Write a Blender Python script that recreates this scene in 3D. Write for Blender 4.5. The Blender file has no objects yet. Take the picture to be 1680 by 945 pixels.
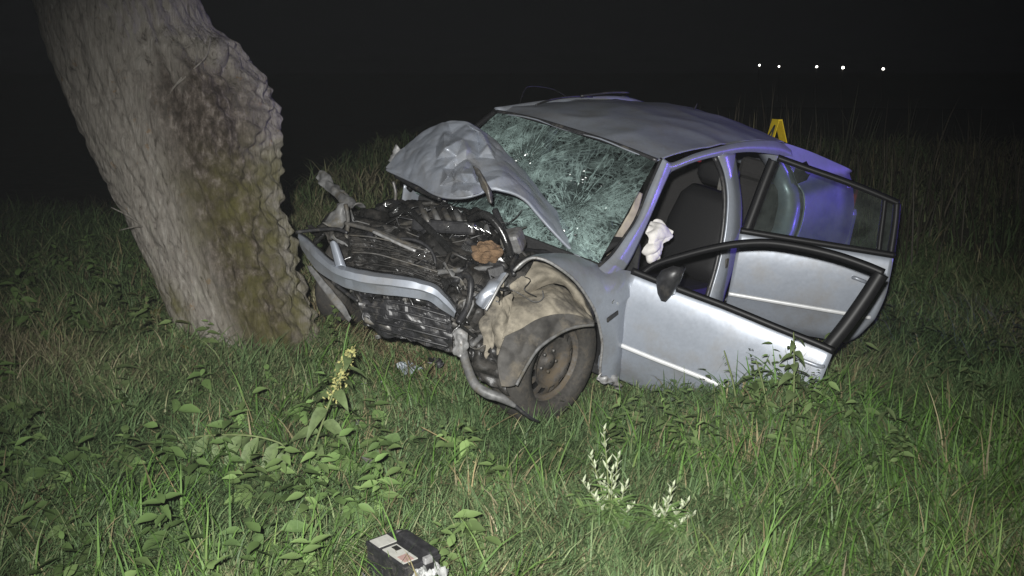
import bpy, bmesh, math, random
import numpy as np
from mathutils import Matrix, Vector, noise as mnoise
random.seed(7); rng = np.random.default_rng(11)
SC = bpy.context.scene
COL = SC.collection
# ------------------------------------------------------------------ camera
CAMH = 1.75; PITCH = math.radians(10.70); F = 1907.07
cam = bpy.data.cameras.new('camera'); camo = bpy.data.objects.new('camera', cam); COL.objects.link(camo)
cam.sensor_width = 36; cam.lens = 36 * F / 1680; cam.clip_end = 3000; cam.clip_start = 0.05
camo.location = (0, 0, CAMH); camo.rotation_euler = (math.pi / 2 - PITCH, 0, 0)
SC.camera = camo
# ------------------------------------------------------------------ night sky
w = bpy.data.worlds.new('World'); SC.world = w; w.use_nodes = True
wn = w.node_tree; wn.nodes.clear()
wo = wn.nodes.new('ShaderNodeOutputWorld'); wb = wn.nodes.new('ShaderNodeBackground')
wb.inputs[0].default_value = (0.0012, 0.0013, 0.0016, 1); wb.inputs[1].default_value = 1.0
wn.links.new(wb.outputs[0], wo.inputs[0])
# ------------------------------------------------------------------ lamps: hand-held work light beside the camera, blue beacon of a patrol car to the right
def spot(name, loc, aim, power, col, size_deg, blend, radius):
    l = bpy.data.lights.new(name, 'SPOT'); l.energy = power; l.color = col
    l.spot_size = math.radians(size_deg); l.spot_blend = blend; l.shadow_soft_size = radius
    o = bpy.data.objects.new(name, l); COL.objects.link(o); o.location = loc
    o.rotation_euler = (Vector(aim) - Vector(loc)).to_track_quat('-Z', 'Y').to_euler()
    return o
spot('work_light', (-0.12, -0.25, 2.0), (0.10, 5.3, 0.30), 2750, (1.0, 0.99, 0.955), 60, 1.0, 0.05)
spot('beacon_light', (9.5, 7.8, 1.2), (2.0, 7.9, 1.0), 1200, (0.20, 0.12, 1.0), 28, 0.9, 0.10)
SC.view_settings.view_transform = 'Standard'; SC.view_settings.look = 'None'
SC.view_settings.exposure = 0.0; SC.view_settings.gamma = 1.0
SC.cycles.max_bounces = 6; SC.cycles.transparent_max_bounces = 16
# ------------------------------------------------------------------ frames: car body frame (x forward, y to its left, z up) inside the world
CR = np.array([[-0.65035147, 0.75064441, 0.1165158], [0.19846539, 0.31595999, -0.92778272], [-0.73324924, -0.5802605, -0.35446198]])
CT = np.array([-0.4786321, 0.56174876, 6.53923298])
cs, sn = math.cos(PITCH), math.sin(PITCH)
CW = np.array([[1, 0, 0], [0, -sn, cs], [0, -cs, -sn]])          # camera (right, down, forward) -> world
def c2w(c): return CW @ np.asarray(c) + np.array([0, 0, CAMH])
def W(px, py, d): return c2w(((px - 840) / F * d, (py - 472.5) / F * d, d))
def L(px, py, d): return CR.T @ (np.array([(px - 840) / F * d, (py - 472.5) / F * d, d]) - CT)
CO = -CR.T @ CT
def on(px, py, ax, v):
    d = CR.T @ np.array([(px - 840) / F, (py - 472.5) / F, 1]); i = 'xyz'.index(ax)
    return CO + d * (v - CO[i]) / d[i]
def l2w(p): return c2w(CR @ np.asarray(p) + CT)
M3 = CW @ CR
CARM = Matrix([[*M3[0], 0], [*M3[1], 0], [*M3[2], 0], [0, 0, 0, 1]])
CARM.translation = Vector(c2w(CT))
# ------------------------------------------------------------------ numeric noise
_tab = rng.random((64, 64))
def vnoise(x, y):
    xi = np.floor(x).astype(int); yi = np.floor(y).astype(int); fx = x - xi; fy = y - yi
    fx = fx * fx * (3 - 2 * fx); fy = fy * fy * (3 - 2 * fy)
    a = _tab[xi % 64, yi % 64]; b = _tab[(xi + 1) % 64, yi % 64]; c = _tab[xi % 64, (yi + 1) % 64]; d = _tab[(xi + 1) % 64, (yi + 1) % 64]
    return (a * (1 - fx) + b * fx) * (1 - fy) + (c * (1 - fx) + d * fx) * fy
def fbm(x, y, o=3):
    s = 0; a = 1; t = 0
    for k in range(o):
        s = s + a * vnoise(x + 17 * k, y + 9 * k); t += a; a *= .5; x = x * 2.03; y = y * 2.03
    return s / t
def height(x, y):
    x = np.asarray(x, float); y = np.asarray(y, float)
    s = -((x - .15) * .766 - (y - 5.73) * .643)
    z = .5 * np.tanh(s * .19 / .5)
    z = np.where(s < 0, .30 * np.tanh(s * .13 / .30), z)
    z = z + .10 * (fbm(x * .9 + 5, y * .9 + 3, 3) - .5) + .03 * (fbm(x * 4, y * 4, 2) - .5)
    z = z + .22 * np.exp(-((x - 1.45) / .5) ** 2 - ((y - 5.65) / .35) ** 2)
    z = z - .17 * np.exp(-((x - .22) / .42) ** 2 - ((y - 5.95) / .42) ** 2)
    t = np.clip((y - 8.3 + .25 * x) / 3, 0, 1) * np.clip((-x - 2.1) / 1.0, 0, 1); z = z - 1.1 * t * t * (3 - 2 * t)
    far = np.clip((np.hypot(x, y) - 22) / 200, 0, 1)
    return z - 7.0 * far * far * (3 - 2 * far)
def ghit(px, py, dz=0.0):
    d = c2w(((px - 840) / F, (py - 472.5) / F, 1)) - np.array([0, 0, CAMH]); t = 1.5
    o = np.array([0, 0, CAMH])
    while t < 60:
        p = o + d * t
        if p[2] < height(p[0], p[1]) + dz: return p
        t += .02
    return p
# ------------------------------------------------------------------ material helpers
MATS = {}
def nodemat(name):
    m = bpy.data.materials.new(name); m.use_nodes = True; nt = m.node_tree
    b = nt.nodes['Principled BSDF']; MATS[name] = m
    return m, nt, b
def N(nt, typ, **k):
    n = nt.nodes.new(typ)
    for a, v in k.items(): setattr(n, a, v)
    return n
def ramp(nt, fac, stops):
    r = N(nt, 'ShaderNodeValToRGB'); e = r.color_ramp.elements
    while len(e) < len(stops): e.new(.5)
    for i, (p, c) in enumerate(stops):
        e[i].position = p; e[i].color = (*c, 1) if len(c) == 3 else c
    nt.links.new(fac, r.inputs[0]); return r.outputs[0]
def noise(nt, scale, detail=4, rough=.6, coord='Object', stretch=None, dist=0):
    tc = N(nt, 'ShaderNodeTexCoord'); v = tc.outputs[coord]
    if stretch:
        mp = N(nt, 'ShaderNodeMapping'); mp.inputs['Scale'].default_value = stretch; nt.links.new(v, mp.inputs[0]); v = mp.outputs[0]
    n = N(nt, 'ShaderNodeTexNoise'); n.inputs['Scale'].default_value = scale; n.inputs['Detail'].default_value = detail
    n.inputs['Roughness'].default_value = rough; n.inputs['Distortion'].default_value = dist
    nt.links.new(v, n.inputs['Vector']); return n.outputs[0]
def bump(nt, b, h, strength=.3, dist=.01):
    n = N(nt, 'ShaderNodeBump'); n.inputs['Strength'].default_value = strength; n.inputs['Distance'].default_value = dist
    nt.links.new(h, n.inputs['Height']); nt.links.new(n.outputs[0], b.inputs['Normal'])
def mix(nt, fac, a, b):
    m = N(nt, 'ShaderNodeMix', data_type='RGBA'); 
    nt.links.new(fac, m.inputs[0])
    for s, v in ((6, a), (7, b)):
        if isinstance(v, tuple): m.inputs[s].default_value = (*v, 1)
        else: nt.links.new(v, m.inputs[s])
    return m.outputs[2]
def simple(name, col, rough=.5, metal=0., var=.25, scale=25, bmp=.0, coat=0., dirt=None, dirtamt=.5):
    m, nt, b = nodemat(name)
    n = noise(nt, scale)
    c = ramp(nt, n, [(.3, tuple(x * (1 - var) for x in col)), (.7, tuple(min(1, x * (1 + var)) for x in col))])
    if dirt:
        n2 = noise(nt, scale * .35, 6, .7); f = ramp(nt, n2, [(.62 - .3 * dirtamt, (0, 0, 0)), (.75 - .2 * dirtamt, (1, 1, 1))])
        c = mix(nt, f, c, dirt)
        rr = mix(nt, f, (rough,) * 3, (.9,) * 3); nt.links.new(rr, b.inputs['Roughness'])
    else: b.inputs['Roughness'].default_value = rough
    nt.links.new(c, b.inputs['Base Color']); b.inputs['Metallic'].default_value = metal
    b.inputs['Coat Weight'].default_value = coat; b.inputs['Coat Roughness'].default_value = .12
    if bmp: bump(nt, b, noise(nt, scale * 2, 5), bmp, .006)
    return m
DUST = (.20, .17, .12)
def paintmat(name, col, dirtcol, amt):
    m, nt, b = nodemat(name)
    n = noise(nt, 5, 6, .65); n2 = noise(nt, 60, 4, .6)
    c0 = ramp(nt, n2, [(.3, tuple(x * .93 for x in col)), (.7, tuple(x * 1.05 for x in col))])
    f = ramp(nt, n, [(.46, (0, 0, 0)), (.74, (amt,) * 3)])
    nt.links.new(mix(nt, f, c0, dirtcol), b.inputs['Base Color'])
    r = ramp(nt, n, [(.35, (.33,) * 3), (.75, (.50,) * 3)]); nt.links.new(r, b.inputs['Roughness'])
    b.inputs['Metallic'].default_value = .28; b.inputs['Coat Weight'].default_value = .2; b.inputs['Coat Roughness'].default_value = .15
    bump(nt, b, noise(nt, 9, 2), .06, .02)
    return m
PAINT = paintmat('silver_paint', (.300, .328, .378), (.20, .18, .15), .55)
RAW = simple('scraped_metal', (.36, .36, .36), .5, .45, .3, 40, .1, dirt=(.13, .11, .09), dirtamt=.35)
STEEL = simple('dull_steel', (.14, .136, .13), .5, .55, .4, 30, .15, dirt=(.10, .085, .06), dirtamt=.5)
CHROME = simple('bright_metal', (.75, .76, .76), .16, .9, .15, 60)
BLACKP = simple('black_plastic', (.022, .022, .024), .42, 0, .4, 40, .08, dirt=(.06, .055, .048), dirtamt=.30)
DARKP = simple('dark_engine_plastic', (.017, .0165, .016), .42, 0, .6, 30, .2, dirt=(.042, .038, .033), dirtamt=.5)
TRIM = simple('black_trim', (.008, .008, .009), .45, 0, .2, 40); TRIM.node_tree.nodes['Principled BSDF'].inputs['Specular IOR Level'].default_value = .22
WHITET = simple('bright_trim', (.62, .63, .64), .3, .1, .08, 20)
GREYP = simple('grey_plastic', (.12, .12, .12), .5, 0, .4, 30, .2, dirt=(.09, .08, .06), dirtamt=.4)
WETB = simple('oily_black', (.018, .018, .018), .22, 0, .5, 30, .2)
RUBBER = simple('tyre_rubber', (.045, .042, .038), .85, 0, .3, 60, .2, dirt=(.085, .073, .057), dirtamt=.45)
RIMM = simple('rusty_steel_rim', (.085, .079, .073), .6, .3, .4, 35, .15, dirt=(.12, .095, .065), dirtamt=.5)
LINER = simple('muddy_liner', (.235, .21, .165), .9, 0, .4, 14, .35, dirt=(.075, .068, .058), dirtamt=.5)
LINERD = simple('dark_liner', (.050, .047, .043), .7, 0, .5, 14, .4, dirt=(.15, .13, .10), dirtamt=.5)
RUST = simple('rust_brown_foam', (.145, .092, .052), .95, 0, .35, 30, .6, dirt=(.10, .07, .05), dirtamt=.3)
FABRIC = simple('dark_seat_fabric', (.006, .006, .007), .6, 0, .3, 120, .1)
GREYF = simple('grey_seat_fabric', (.022, .021, .021), .9, 0, .3, 120, .2)
CARPET = simple('dark_interior', (.02, .02, .021), .8, 0, .3, 60, .1)
BAG = simple('airbag_cloth', (.70, .68, .66), .9, 0, .12, 18, .5)
BEIGE = simple('beige_trim', (.30, .265, .215), .8, 0, .25, 14, .2)
YELLOW = simple('marker_yellow', (.62, .46, .02), .8, 0, .1, 30); YELLOW.node_tree.nodes['Principled BSDF'].inputs['Specular IOR Level'].default_value = .05
INK = simple('black_ink', (.012, .012, .012), .6, 0, .2, 30)
TAIL = simple('tail_lamp_red', (.35, .015, .015), .2, 0, .2, 30, coat=.6)
WHITEL = simple('label_white', (.36, .36, .33), .55, 0, .12, 50)
REDL = simple('label_red', (.30, .20, .18), .55, 0, .15, 60)
def glassmat(name, tint, refl, rough=.03, haze=0.):
    m, nt, b = nodemat(name); nt.nodes.remove(b); out = nt.nodes['Material Output']
    t = N(nt, 'ShaderNodeBsdfTransparent'); t.inputs[0].default_value = (*tint, 1)
    g = N(nt, 'ShaderNodeBsdfGlossy'); g.inputs['Roughness'].default_value = rough
    fr = N(nt, 'ShaderNodeFresnel'); fr.inputs[0].default_value = 1.5
    mu = N(nt, 'ShaderNodeMath', operation='MULTIPLY'); mu.inputs[1].default_value = refl; nt.links.new(fr.outputs[0], mu.inputs[0])
    x = N(nt, 'ShaderNodeMixShader'); nt.links.new(mu.outputs[0], x.inputs[0]); nt.links.new(t.outputs[0], x.inputs[1]); nt.links.new(g.outputs[0], x.inputs[2])
    last = x.outputs[0]
    if haze:
        d = N(nt, 'ShaderNodeBsdfDiffuse'); d.inputs[0].default_value = (.35, .4, .38, 1)
        f = ramp(nt, noise(nt, 9, 5), [(.35, (haze * .3,) * 3), (.7, (haze,) * 3)])
        y = N(nt, 'ShaderNodeMixShader'); nt.links.new(f, y.inputs[0]); nt.links.new(last, y.inputs[1]); nt.links.new(d.outputs[0], y.inputs[2]); last = y.outputs[0]
    nt.links.new(last, out.inputs[0]); return m
GLASS = glassmat('door_glass', (.55, .62, .60), 1.0, .03, .10)
DGLASS = glassmat('dark_glass', (.10, .11, .12), 1.2, .03, .04)
def crackmat():
    m, nt, b = nodemat('shattered_glass'); nt.nodes.remove(b); out = nt.nodes['Material Output']
    tc = N(nt, 'ShaderNodeTexCoord')
    wp = N(nt, 'ShaderNodeTexNoise'); wp.inputs['Scale'].default_value = 5; wp.inputs['Detail'].default_value = 3
    nt.links.new(tc.outputs['Object'], wp.inputs['Vector'])
    va = N(nt, 'ShaderNodeVectorMath', operation='MULTIPLY_ADD'); va.inputs[1].default_value = (.11, .11, .11)
    nt.links.new(wp.outputs['Color'], va.inputs[0]); nt.links.new(tc.outputs['Object'], va.inputs[2])
    def edges(scale, width, st=(1, 1, 1)):
        mp = N(nt, 'ShaderNodeMapping'); mp.inputs['Scale'].default_value = st; mp.inputs['Rotation'].default_value = (.45, .2, .3)
        nt.links.new(va.outputs[0], mp.inputs[0])
        v = N(nt, 'ShaderNodeTexVoronoi', feature='DISTANCE_TO_EDGE'); v.inputs['Scale'].default_value = scale
        nt.links.new(mp.outputs[0], v.inputs['Vector'])
        return ramp(nt, v.outputs['Distance'], [(0, (1, 1, 1)), (width, (0, 0, 0))])
    def mul(a, c):
        x = N(nt, 'ShaderNodeMath', operation='MULTIPLY'); nt.links.new(a, x.inputs[0])
        if isinstance(c, float): x.inputs[1].default_value = c
        else: nt.links.new(c, x.inputs[1])
        return x.outputs[0]
    def mx(a, c):
        x = N(nt, 'ShaderNodeMath', operation='MAXIMUM'); nt.links.new(a, x.inputs[0]); nt.links.new(c, x.inputs[1]); return x.outputs[0]
    def wisps(scale, width, detail, dist, st=(1, 1, 1)):
        n_ = noise(nt, scale, detail, .55, stretch=st, dist=dist)
        sb = N(nt, 'ShaderNodeMath', operation='SUBTRACT'); sb.inputs[1].default_value = .5; nt.links.new(n_, sb.inputs[0])
        ab = N(nt, 'ShaderNodeMath', operation='ABSOLUTE'); nt.links.new(sb.outputs[0], ab.inputs[0])
        return ramp(nt, ab.outputs[0], [(0, (1, 1, 1)), (width, (0, 0, 0))])
    w1 = wisps(5, .030, 6, 1.0); w2 = wisps(8.5, .032, 5, 1.6, (1, .8, 1.6)); w3 = wisps(20, .035, 5, 1.0, (1, 1.6, .8))
    def radial(c, k, width):
        sbv = N(nt, 'ShaderNodeVectorMath', operation='SUBTRACT'); sbv.inputs[1].default_value = c; nt.links.new(tc.outputs['Object'], sbv.inputs[0])
        nv_ = N(nt, 'ShaderNodeVectorMath', operation='NORMALIZE'); nt.links.new(sbv.outputs[0], nv_.inputs[0])
        sc1 = N(nt, 'ShaderNodeVectorMath', operation='SCALE'); sc1.inputs['Scale'].default_value = k; nt.links.new(nv_.outputs[0], sc1.inputs[0])
        ad_ = N(nt, 'ShaderNodeVectorMath', operation='MULTIPLY_ADD'); ad_.inputs[1].default_value = (2.2, 2.2, 2.2); nt.links.new(sbv.outputs[0], ad_.inputs[0]); nt.links.new(sc1.outputs[0], ad_.inputs[2])
        tn = N(nt, 'ShaderNodeTexNoise'); tn.inputs['Scale'].default_value = 1.6; tn.inputs['Detail'].default_value = 3; nt.links.new(ad_.outputs[0], tn.inputs['Vector'])
        sb = N(nt, 'ShaderNodeMath', operation='SUBTRACT'); sb.inputs[1].default_value = .5; nt.links.new(tn.outputs[0], sb.inputs[0])
        ab = N(nt, 'ShaderNodeMath', operation='ABSOLUTE'); nt.links.new(sb.outputs[0], ab.inputs[0])
        ln_ = N(nt, 'ShaderNodeVectorMath', operation='LENGTH'); nt.links.new(sbv.outputs[0], ln_.inputs[0])
        fo = ramp(nt, ln_.outputs['Value'], [(.02, (1, 1, 1)), (.6, (.15,) * 3)])
        return mul(ramp(nt, ab.outputs[0], [(0, (1, 1, 1)), (width, (0, 0, 0))]), fo)
    rd1 = radial((-.75, -.12, 1.16), 5.0, .03); rd2 = radial((-.62, .38, 1.02), 4.0, .03)
    e1 = edges(13, .045); e2 = edges(34, .10, (1, 1.0, 2.2)); e3 = edges(80, .22)
    mk = ramp(nt, noise(nt, 3.2, 4, .65), [(.40, (0, 0, 0)), (.58, (1, 1, 1))])
    mk2 = ramp(nt, noise(nt, 5.0, 4, .65, stretch=(1, 1.3, 1)), [(.44, (0, 0, 0)), (.60, (1, 1, 1))])
    # shatter grows towards the cowl and the passenger side
    sep = N(nt, 'ShaderNodeSeparateXYZ'); nt.links.new(tc.outputs['Object'], sep.inputs[0])
    gz = N(nt, 'ShaderNodeMapRange'); gz.inputs[1].default_value = 1.36; gz.inputs[2].default_value = .95; nt.links.new(sep.outputs[2], gz.inputs[0])
    gy = N(nt, 'ShaderNodeMapRange'); gy.inputs[1].default_value = .35; gy.inputs[2].default_value = -.6; nt.links.new(sep.outputs[1], gy.inputs[0])
    av = N(nt, 'ShaderNodeMath', operation='ADD'); nt.links.new(gz.outputs[0], av.inputs[0]); nt.links.new(gy.outputs[0], av.inputs[1])
    gg = ramp(nt, mul(av.outputs[0], .5), [(.04, (.25,) * 3), (.5, (1, 1, 1))])
    pm = ramp(nt, noise(nt, 4.4, 3, .55, dist=.5), [(.38, (.30,) * 3), (.50, (1, 1, 1))]); gg = mul(gg, pm)
    m0 = ramp(nt, noise(nt, 2.6, 5, .6), [(.36, (.15,) * 3), (.52, (1, 1, 1))])
    m1 = ramp(nt, noise(nt, 4.1, 4, .6, stretch=(1, .8, 1.5)), [(.38, (.12,) * 3), (.52, (1, 1, 1))])
    f = mx(mx(mul(e1, .45), mul(mul(w3, m0), .6)), mx(mul(mul(w1, m1), .9), mx(mul(mul(w2, m0), .75), mx(mul(mul(e2, mk), .6), mul(mul(e3, mk2), .8)))))
    f = mul(f, gg)
    f = mx(f, mul(mx(rd1, rd2), .85))
    pw = mul(mul(mk2, mk), .16)
    f = mx(f, pw)
    sc = N(nt, 'ShaderNodeTexVoronoi'); sc.inputs['Scale'].default_value = 150; nt.links.new(va.outputs[0], sc.inputs['Vector'])
    nm = N(nt, 'ShaderNodeNewGeometry'); ad = N(nt, 'ShaderNodeVectorMath', operation='MULTIPLY_ADD')
    sub = N(nt, 'ShaderNodeVectorMath', operation='SUBTRACT'); sub.inputs[1].default_value = (.5, .5, .5); nt.links.new(sc.outputs['Color'], sub.inputs[0])
    ad.inputs[1].default_value = (.9, .9, .9); nt.links.new(sub.outputs[0], ad.inputs[0]); nt.links.new(nm.outputs['Normal'], ad.inputs[2])
    nn = N(nt, 'ShaderNodeVectorMath', operation='NORMALIZE'); nt.links.new(ad.outputs[0], nn.inputs[0])
    d = N(nt, 'ShaderNodeBsdfDiffuse'); d.inputs[0].default_value = (.44, .60, .57, 1)
    g = N(nt, 'ShaderNodeBsdfGlossy'); g.inputs['Roughness'].default_value = .10; g.inputs[0].default_value = (.9, 1, .97, 1); nt.links.new(nn.outputs[0], g.inputs['Normal'])
    dg = N(nt, 'ShaderNodeMixShader'); dg.inputs[0].default_value = .18; nt.links.new(d.outputs[0], dg.inputs[1]); nt.links.new(g.outputs[0], dg.inputs[2])
    t = N(nt, 'ShaderNodeBsdfTransparent'); t.inputs[0].default_value = (.42, .47, .45, 1)
    g2 = N(nt, 'ShaderNodeBsdfGlossy'); g2.inputs['Roughness'].default_value = .15; nt.links.new(nn.outputs[0], g2.inputs['Normal'])
    tg = N(nt, 'ShaderNodeMixShader'); tg.inputs[0].default_value = .06; nt.links.new(t.outputs[0], tg.inputs[1]); nt.links.new(g2.outputs[0], tg.inputs[2])
    o = N(nt, 'ShaderNodeMixShader'); nt.links.new(f, o.inputs[0]); nt.links.new(tg.outputs[0], o.inputs[1]); nt.links.new(dg.outputs[0], o.inputs[2])
    nt.links.new(o.outputs[0], out.inputs[0]); return m
CRACK = crackmat()
# ------------------------------------------------------------------ mesh helpers
def mesh(name, v, f, mat, parent=None, smooth=False, label=None, attr=None):
    me = bpy.data.meshes.new(name); me.from_pydata([tuple(map(float, p)) for p in v], [], f); me.update()
    if smooth: me.shade_smooth()
    me.materials.append(mat)
    o = bpy.data.objects.new(name, me); COL.objects.link(o)
    if parent is not None: o.parent = parent
    if label: o['label'] = label
    return o
def solid(o, t, off=-1.0):
    s = o.modifiers.new('thickness', 'SOLIDIFY'); s.thickness = t; s.offset = off; return o
def bev(o, wd, seg=2):
    s = o.modifiers.new('edge', 'BEVEL'); s.width = wd; s.segments = seg; s.limit_method = 'ANGLE'; return o
def cr(P, n):
    """resample polyline P to n points, Catmull-Rom, by chord length"""
    P = np.asarray(P, float)
    if len(P) == 2: return P[0] + (P[1] - P[0]) * np.linspace(0, 1, n)[:, None]
    s = np.r_[0, np.cumsum(np.linalg.norm(np.diff(P, axis=0), axis=1) + 1e-9)]; u = np.linspace(0, s[-1], n)
    i = np.clip(np.searchsorted(s, u, 'right') - 1, 0, len(P) - 2); t = ((u - s[i]) / (s[i + 1] - s[i]))[:, None]
    p0 = P[np.maximum(i - 1, 0)]; p1 = P[i]; p2 = P[i + 1]; p3 = P[np.minimum(i + 2, len(P) - 1)]
    return .5 * (2 * p1 + (p2 - p0) * t + (2 * p0 - 5 * p1 + 4 * p2 - p3) * t * t + (3 * p1 - p0 - 3 * p2 + p3) * t ** 3)
def loft(rows, nu, nv):
    """rows: list of polylines -> dense (nv x nu x 3) array"""
    R = np.array([cr(r, nu) for r in rows])
    if len(R) == 2: return R[0] + (R[1] - R[0]) * np.linspace(0, 1, nv)[:, None, None]
    out = np.zeros((nv, nu, R.shape[2])); t = np.linspace(0, len(R) - 1, nv)
    i = np.clip(t.astype(int), 0, len(R) - 2); tt = (t - i)[:, None, None]
    p0 = R[np.maximum(i - 1, 0)]; p1 = R[i]; p2 = R[i + 1]; p3 = R[np.minimum(i + 2, len(R) - 1)]
    return .5 * (2 * p1 + (p2 - p0) * tt + (2 * p0 - 5 * p1 + 4 * p2 - p3) * tt ** 2 + (3 * p1 - p0 - 3 * p2 + p3) * tt ** 3)
def gridmesh(name, G, mat, parent=None, smooth=True, thick=0, label=None, flip=False, closeu=False):
    nv, nu = G.shape[:2]; f = []
    for j in range(nv - 1):
        for i in range(nu - (0 if closeu else 1)):
            q = [j * nu + i, j * nu + (i + 1) % nu, (j + 1) * nu + (i + 1) % nu, (j + 1) * nu + i]
            f.append(q[::-1] if flip else q)
    o = mesh(name, G.reshape(-1, 3), f, mat, parent, smooth, label)
    if thick: solid(o, thick, 0)
    return o
def tubeverts(pts, r, n=8, res=None, cap=True):
    P = cr(pts, res or max(6, len(pts) * 5)) if len(pts) > 2 else cr(pts, 3)
    rr = np.interp(np.linspace(0, 1, len(P)), np.linspace(0, 1, len(r)), r) if hasattr(r, '__len__') else np.full(len(P), r)
    T_ = np.gradient(P, axis=0); T_ /= np.linalg.norm(T_, axis=1)[:, None] + 1e-12
    up = np.array([.3, .2, 1.]); v = []; a = np.cross(T_[0], up); a /= np.linalg.norm(a)
    for k in range(len(P)):
        a = a - T_[k] * (a @ T_[k]); a /= np.linalg.norm(a) + 1e-12; b = np.cross(T_[k], a)
        for q in range(n):
            an = 2 * math.pi * q / n; v.append(P[k] + rr[k] * (math.cos(an) * a + math.sin(an) * b))
    f = [[k * n + q, k * n + (q + 1) % n, (k + 1) * n + (q + 1) % n, (k + 1) * n + q] for k in range(len(P) - 1) for q in range(n)]
    if cap: f.append(list(range(n))[::-1]); f.append([(len(P) - 1) * n + q for q in range(n)])
    return v, f
def tube(name, pts, r, mat, parent=None, n=8, res=None, label=None):
    v, f = tubeverts(pts, r, n, res); return mesh(name, v, f, mat, parent, True, label)
def box(name, c, size, mat, parent=None, rot=None, bv=.0, label=None, jit=0.):
    s = np.array(size) / 2; v = []
    R_ = np.array(rot) if rot is not None else np.eye(3)
    for k in ((-1, -1, -1), (1, -1, -1), (1, 1, -1), (-1, 1, -1), (-1, -1, 1), (1, -1, 1), (1, 1, 1), (-1, 1, 1)):
        v.append(np.array(c) + R_ @ (s * k * (1 + jit * (np.array([random.random() for _ in range(3)]) - .5))))
    o = mesh(name, v, [[0, 3, 2, 1], [4, 5, 6, 7], [0, 1, 5, 4], [1, 2, 6, 5], [2, 3, 7, 6], [3, 0, 4, 7]], mat, parent, False, label)
    if bv: bev(o, bv)
    return o
def rotm(ax, ay, az):
    return np.array(Matrix.Rotation(az, 3, 'Z') @ Matrix.Rotation(ay, 3, 'Y') @ Matrix.Rotation(ax, 3, 'X'))
def poly(name, pts, mat, parent, thick, label=None):
    o = mesh(name, pts, [list(range(len(pts)))], mat, parent, False, label); solid(o, thick, 0); return o
def empty(name, loc, label, cat, group=None, mat=None):
    o = bpy.data.objects.new(name, None); COL.objects.link(o); o.empty_display_size = .1
    if mat is not None: o.matrix_world = mat
    else: o.location = tuple(map(float, loc))
    o['label'] = label; o['category'] = cat
    if group: o['group'] = group
    return o
def crumple(G, amp, scale, seed=0., w=None):
    """push grid points along their normals with folded (ridged) noise"""
    du = np.gradient(G, axis=1); dv = np.gradient(G, axis=0); nn = np.cross(du, dv); nn /= np.linalg.norm(nn, axis=2)[..., None] + 1e-9
    H = np.zeros(G.shape[:2])
    for j in range(G.shape[0]):
        for i in range(G.shape[1]):
            p = Vector(G[j, i]) * scale + Vector((seed, seed * 1.7, 3.1))
            H[j, i] = 1 - 2 * abs(mnoise.noise(p)) - .35 * abs(mnoise.noise(p * 2.3))
    H = (H - .55) * amp
    if w is not None: H = H * w
    return G + nn * H[..., None]
# ================================================================== ground
HAZE = .00028
def ground():
    xs = np.r_[-1500, -700, -300, -150, -80, -45, np.linspace(-28, 28, 150), 45, 80, 150, 300, 700, 1500]
    ys = np.r_[-200, -80, -30, -12, np.linspace(-6, 24, 130), 30, 40, 55, 80, 120, 180, 300, 600, 1500, 2500]
    X, Y = np.meshgrid(xs, ys); G = np.dstack([X, Y, height(X, Y)])
    m, nt, b = nodemat('soil_and_thatch')
    c = ramp(nt, noise(nt, 3.5, 8, .7), [(.3, (.045, .042, .022)), (.5, (.055, .062, .028)), (.7, (.085, .075, .040))])
    nt.links.new(c, b.inputs['Base Color']); b.inputs['Roughness'].default_value = 1
    bump(nt, b, noise(nt, 30, 6, .7), .8, .03)
    o = gridmesh('ground', G, m); o['kind'] = 'structure'
ground()

# ------------------------------------------------------------------ thin haze volume added to lift the blacks and hide the horizon
def haze():
    m = bpy.data.materials.new('black_lift_haze'); m.use_nodes = True; nt = m.node_tree; nt.nodes.remove(nt.nodes['Principled BSDF'])
    v = nt.nodes.new('ShaderNodeVolumePrincipled'); v.inputs['Color'].default_value = (.93, .97, 1, 1); v.inputs['Density'].default_value = HAZE
    nt.links.new(v.outputs[0], nt.nodes['Material Output'].inputs['Volume'])
    x, y0, y1, z0, z1 = 1600, -260, 2600, -20, 14
    V = [(-x, y0, z0), (x, y0, z0), (x, y1, z0), (-x, y1, z0), (-x, y0, z1), (x, y0, z1), (x, y1, z1), (-x, y1, z1)]
    o = mesh('haze', V, [[0, 3, 2, 1], [4, 5, 6, 7], [0, 1, 5, 4], [1, 2, 6, 5], [2, 3, 7, 6], [3, 0, 4, 7]], m); o['kind'] = 'stuff'; o['label'] = 'thin haze added to lift the night blacks'; o['category'] = 'haze'
haze()
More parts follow.
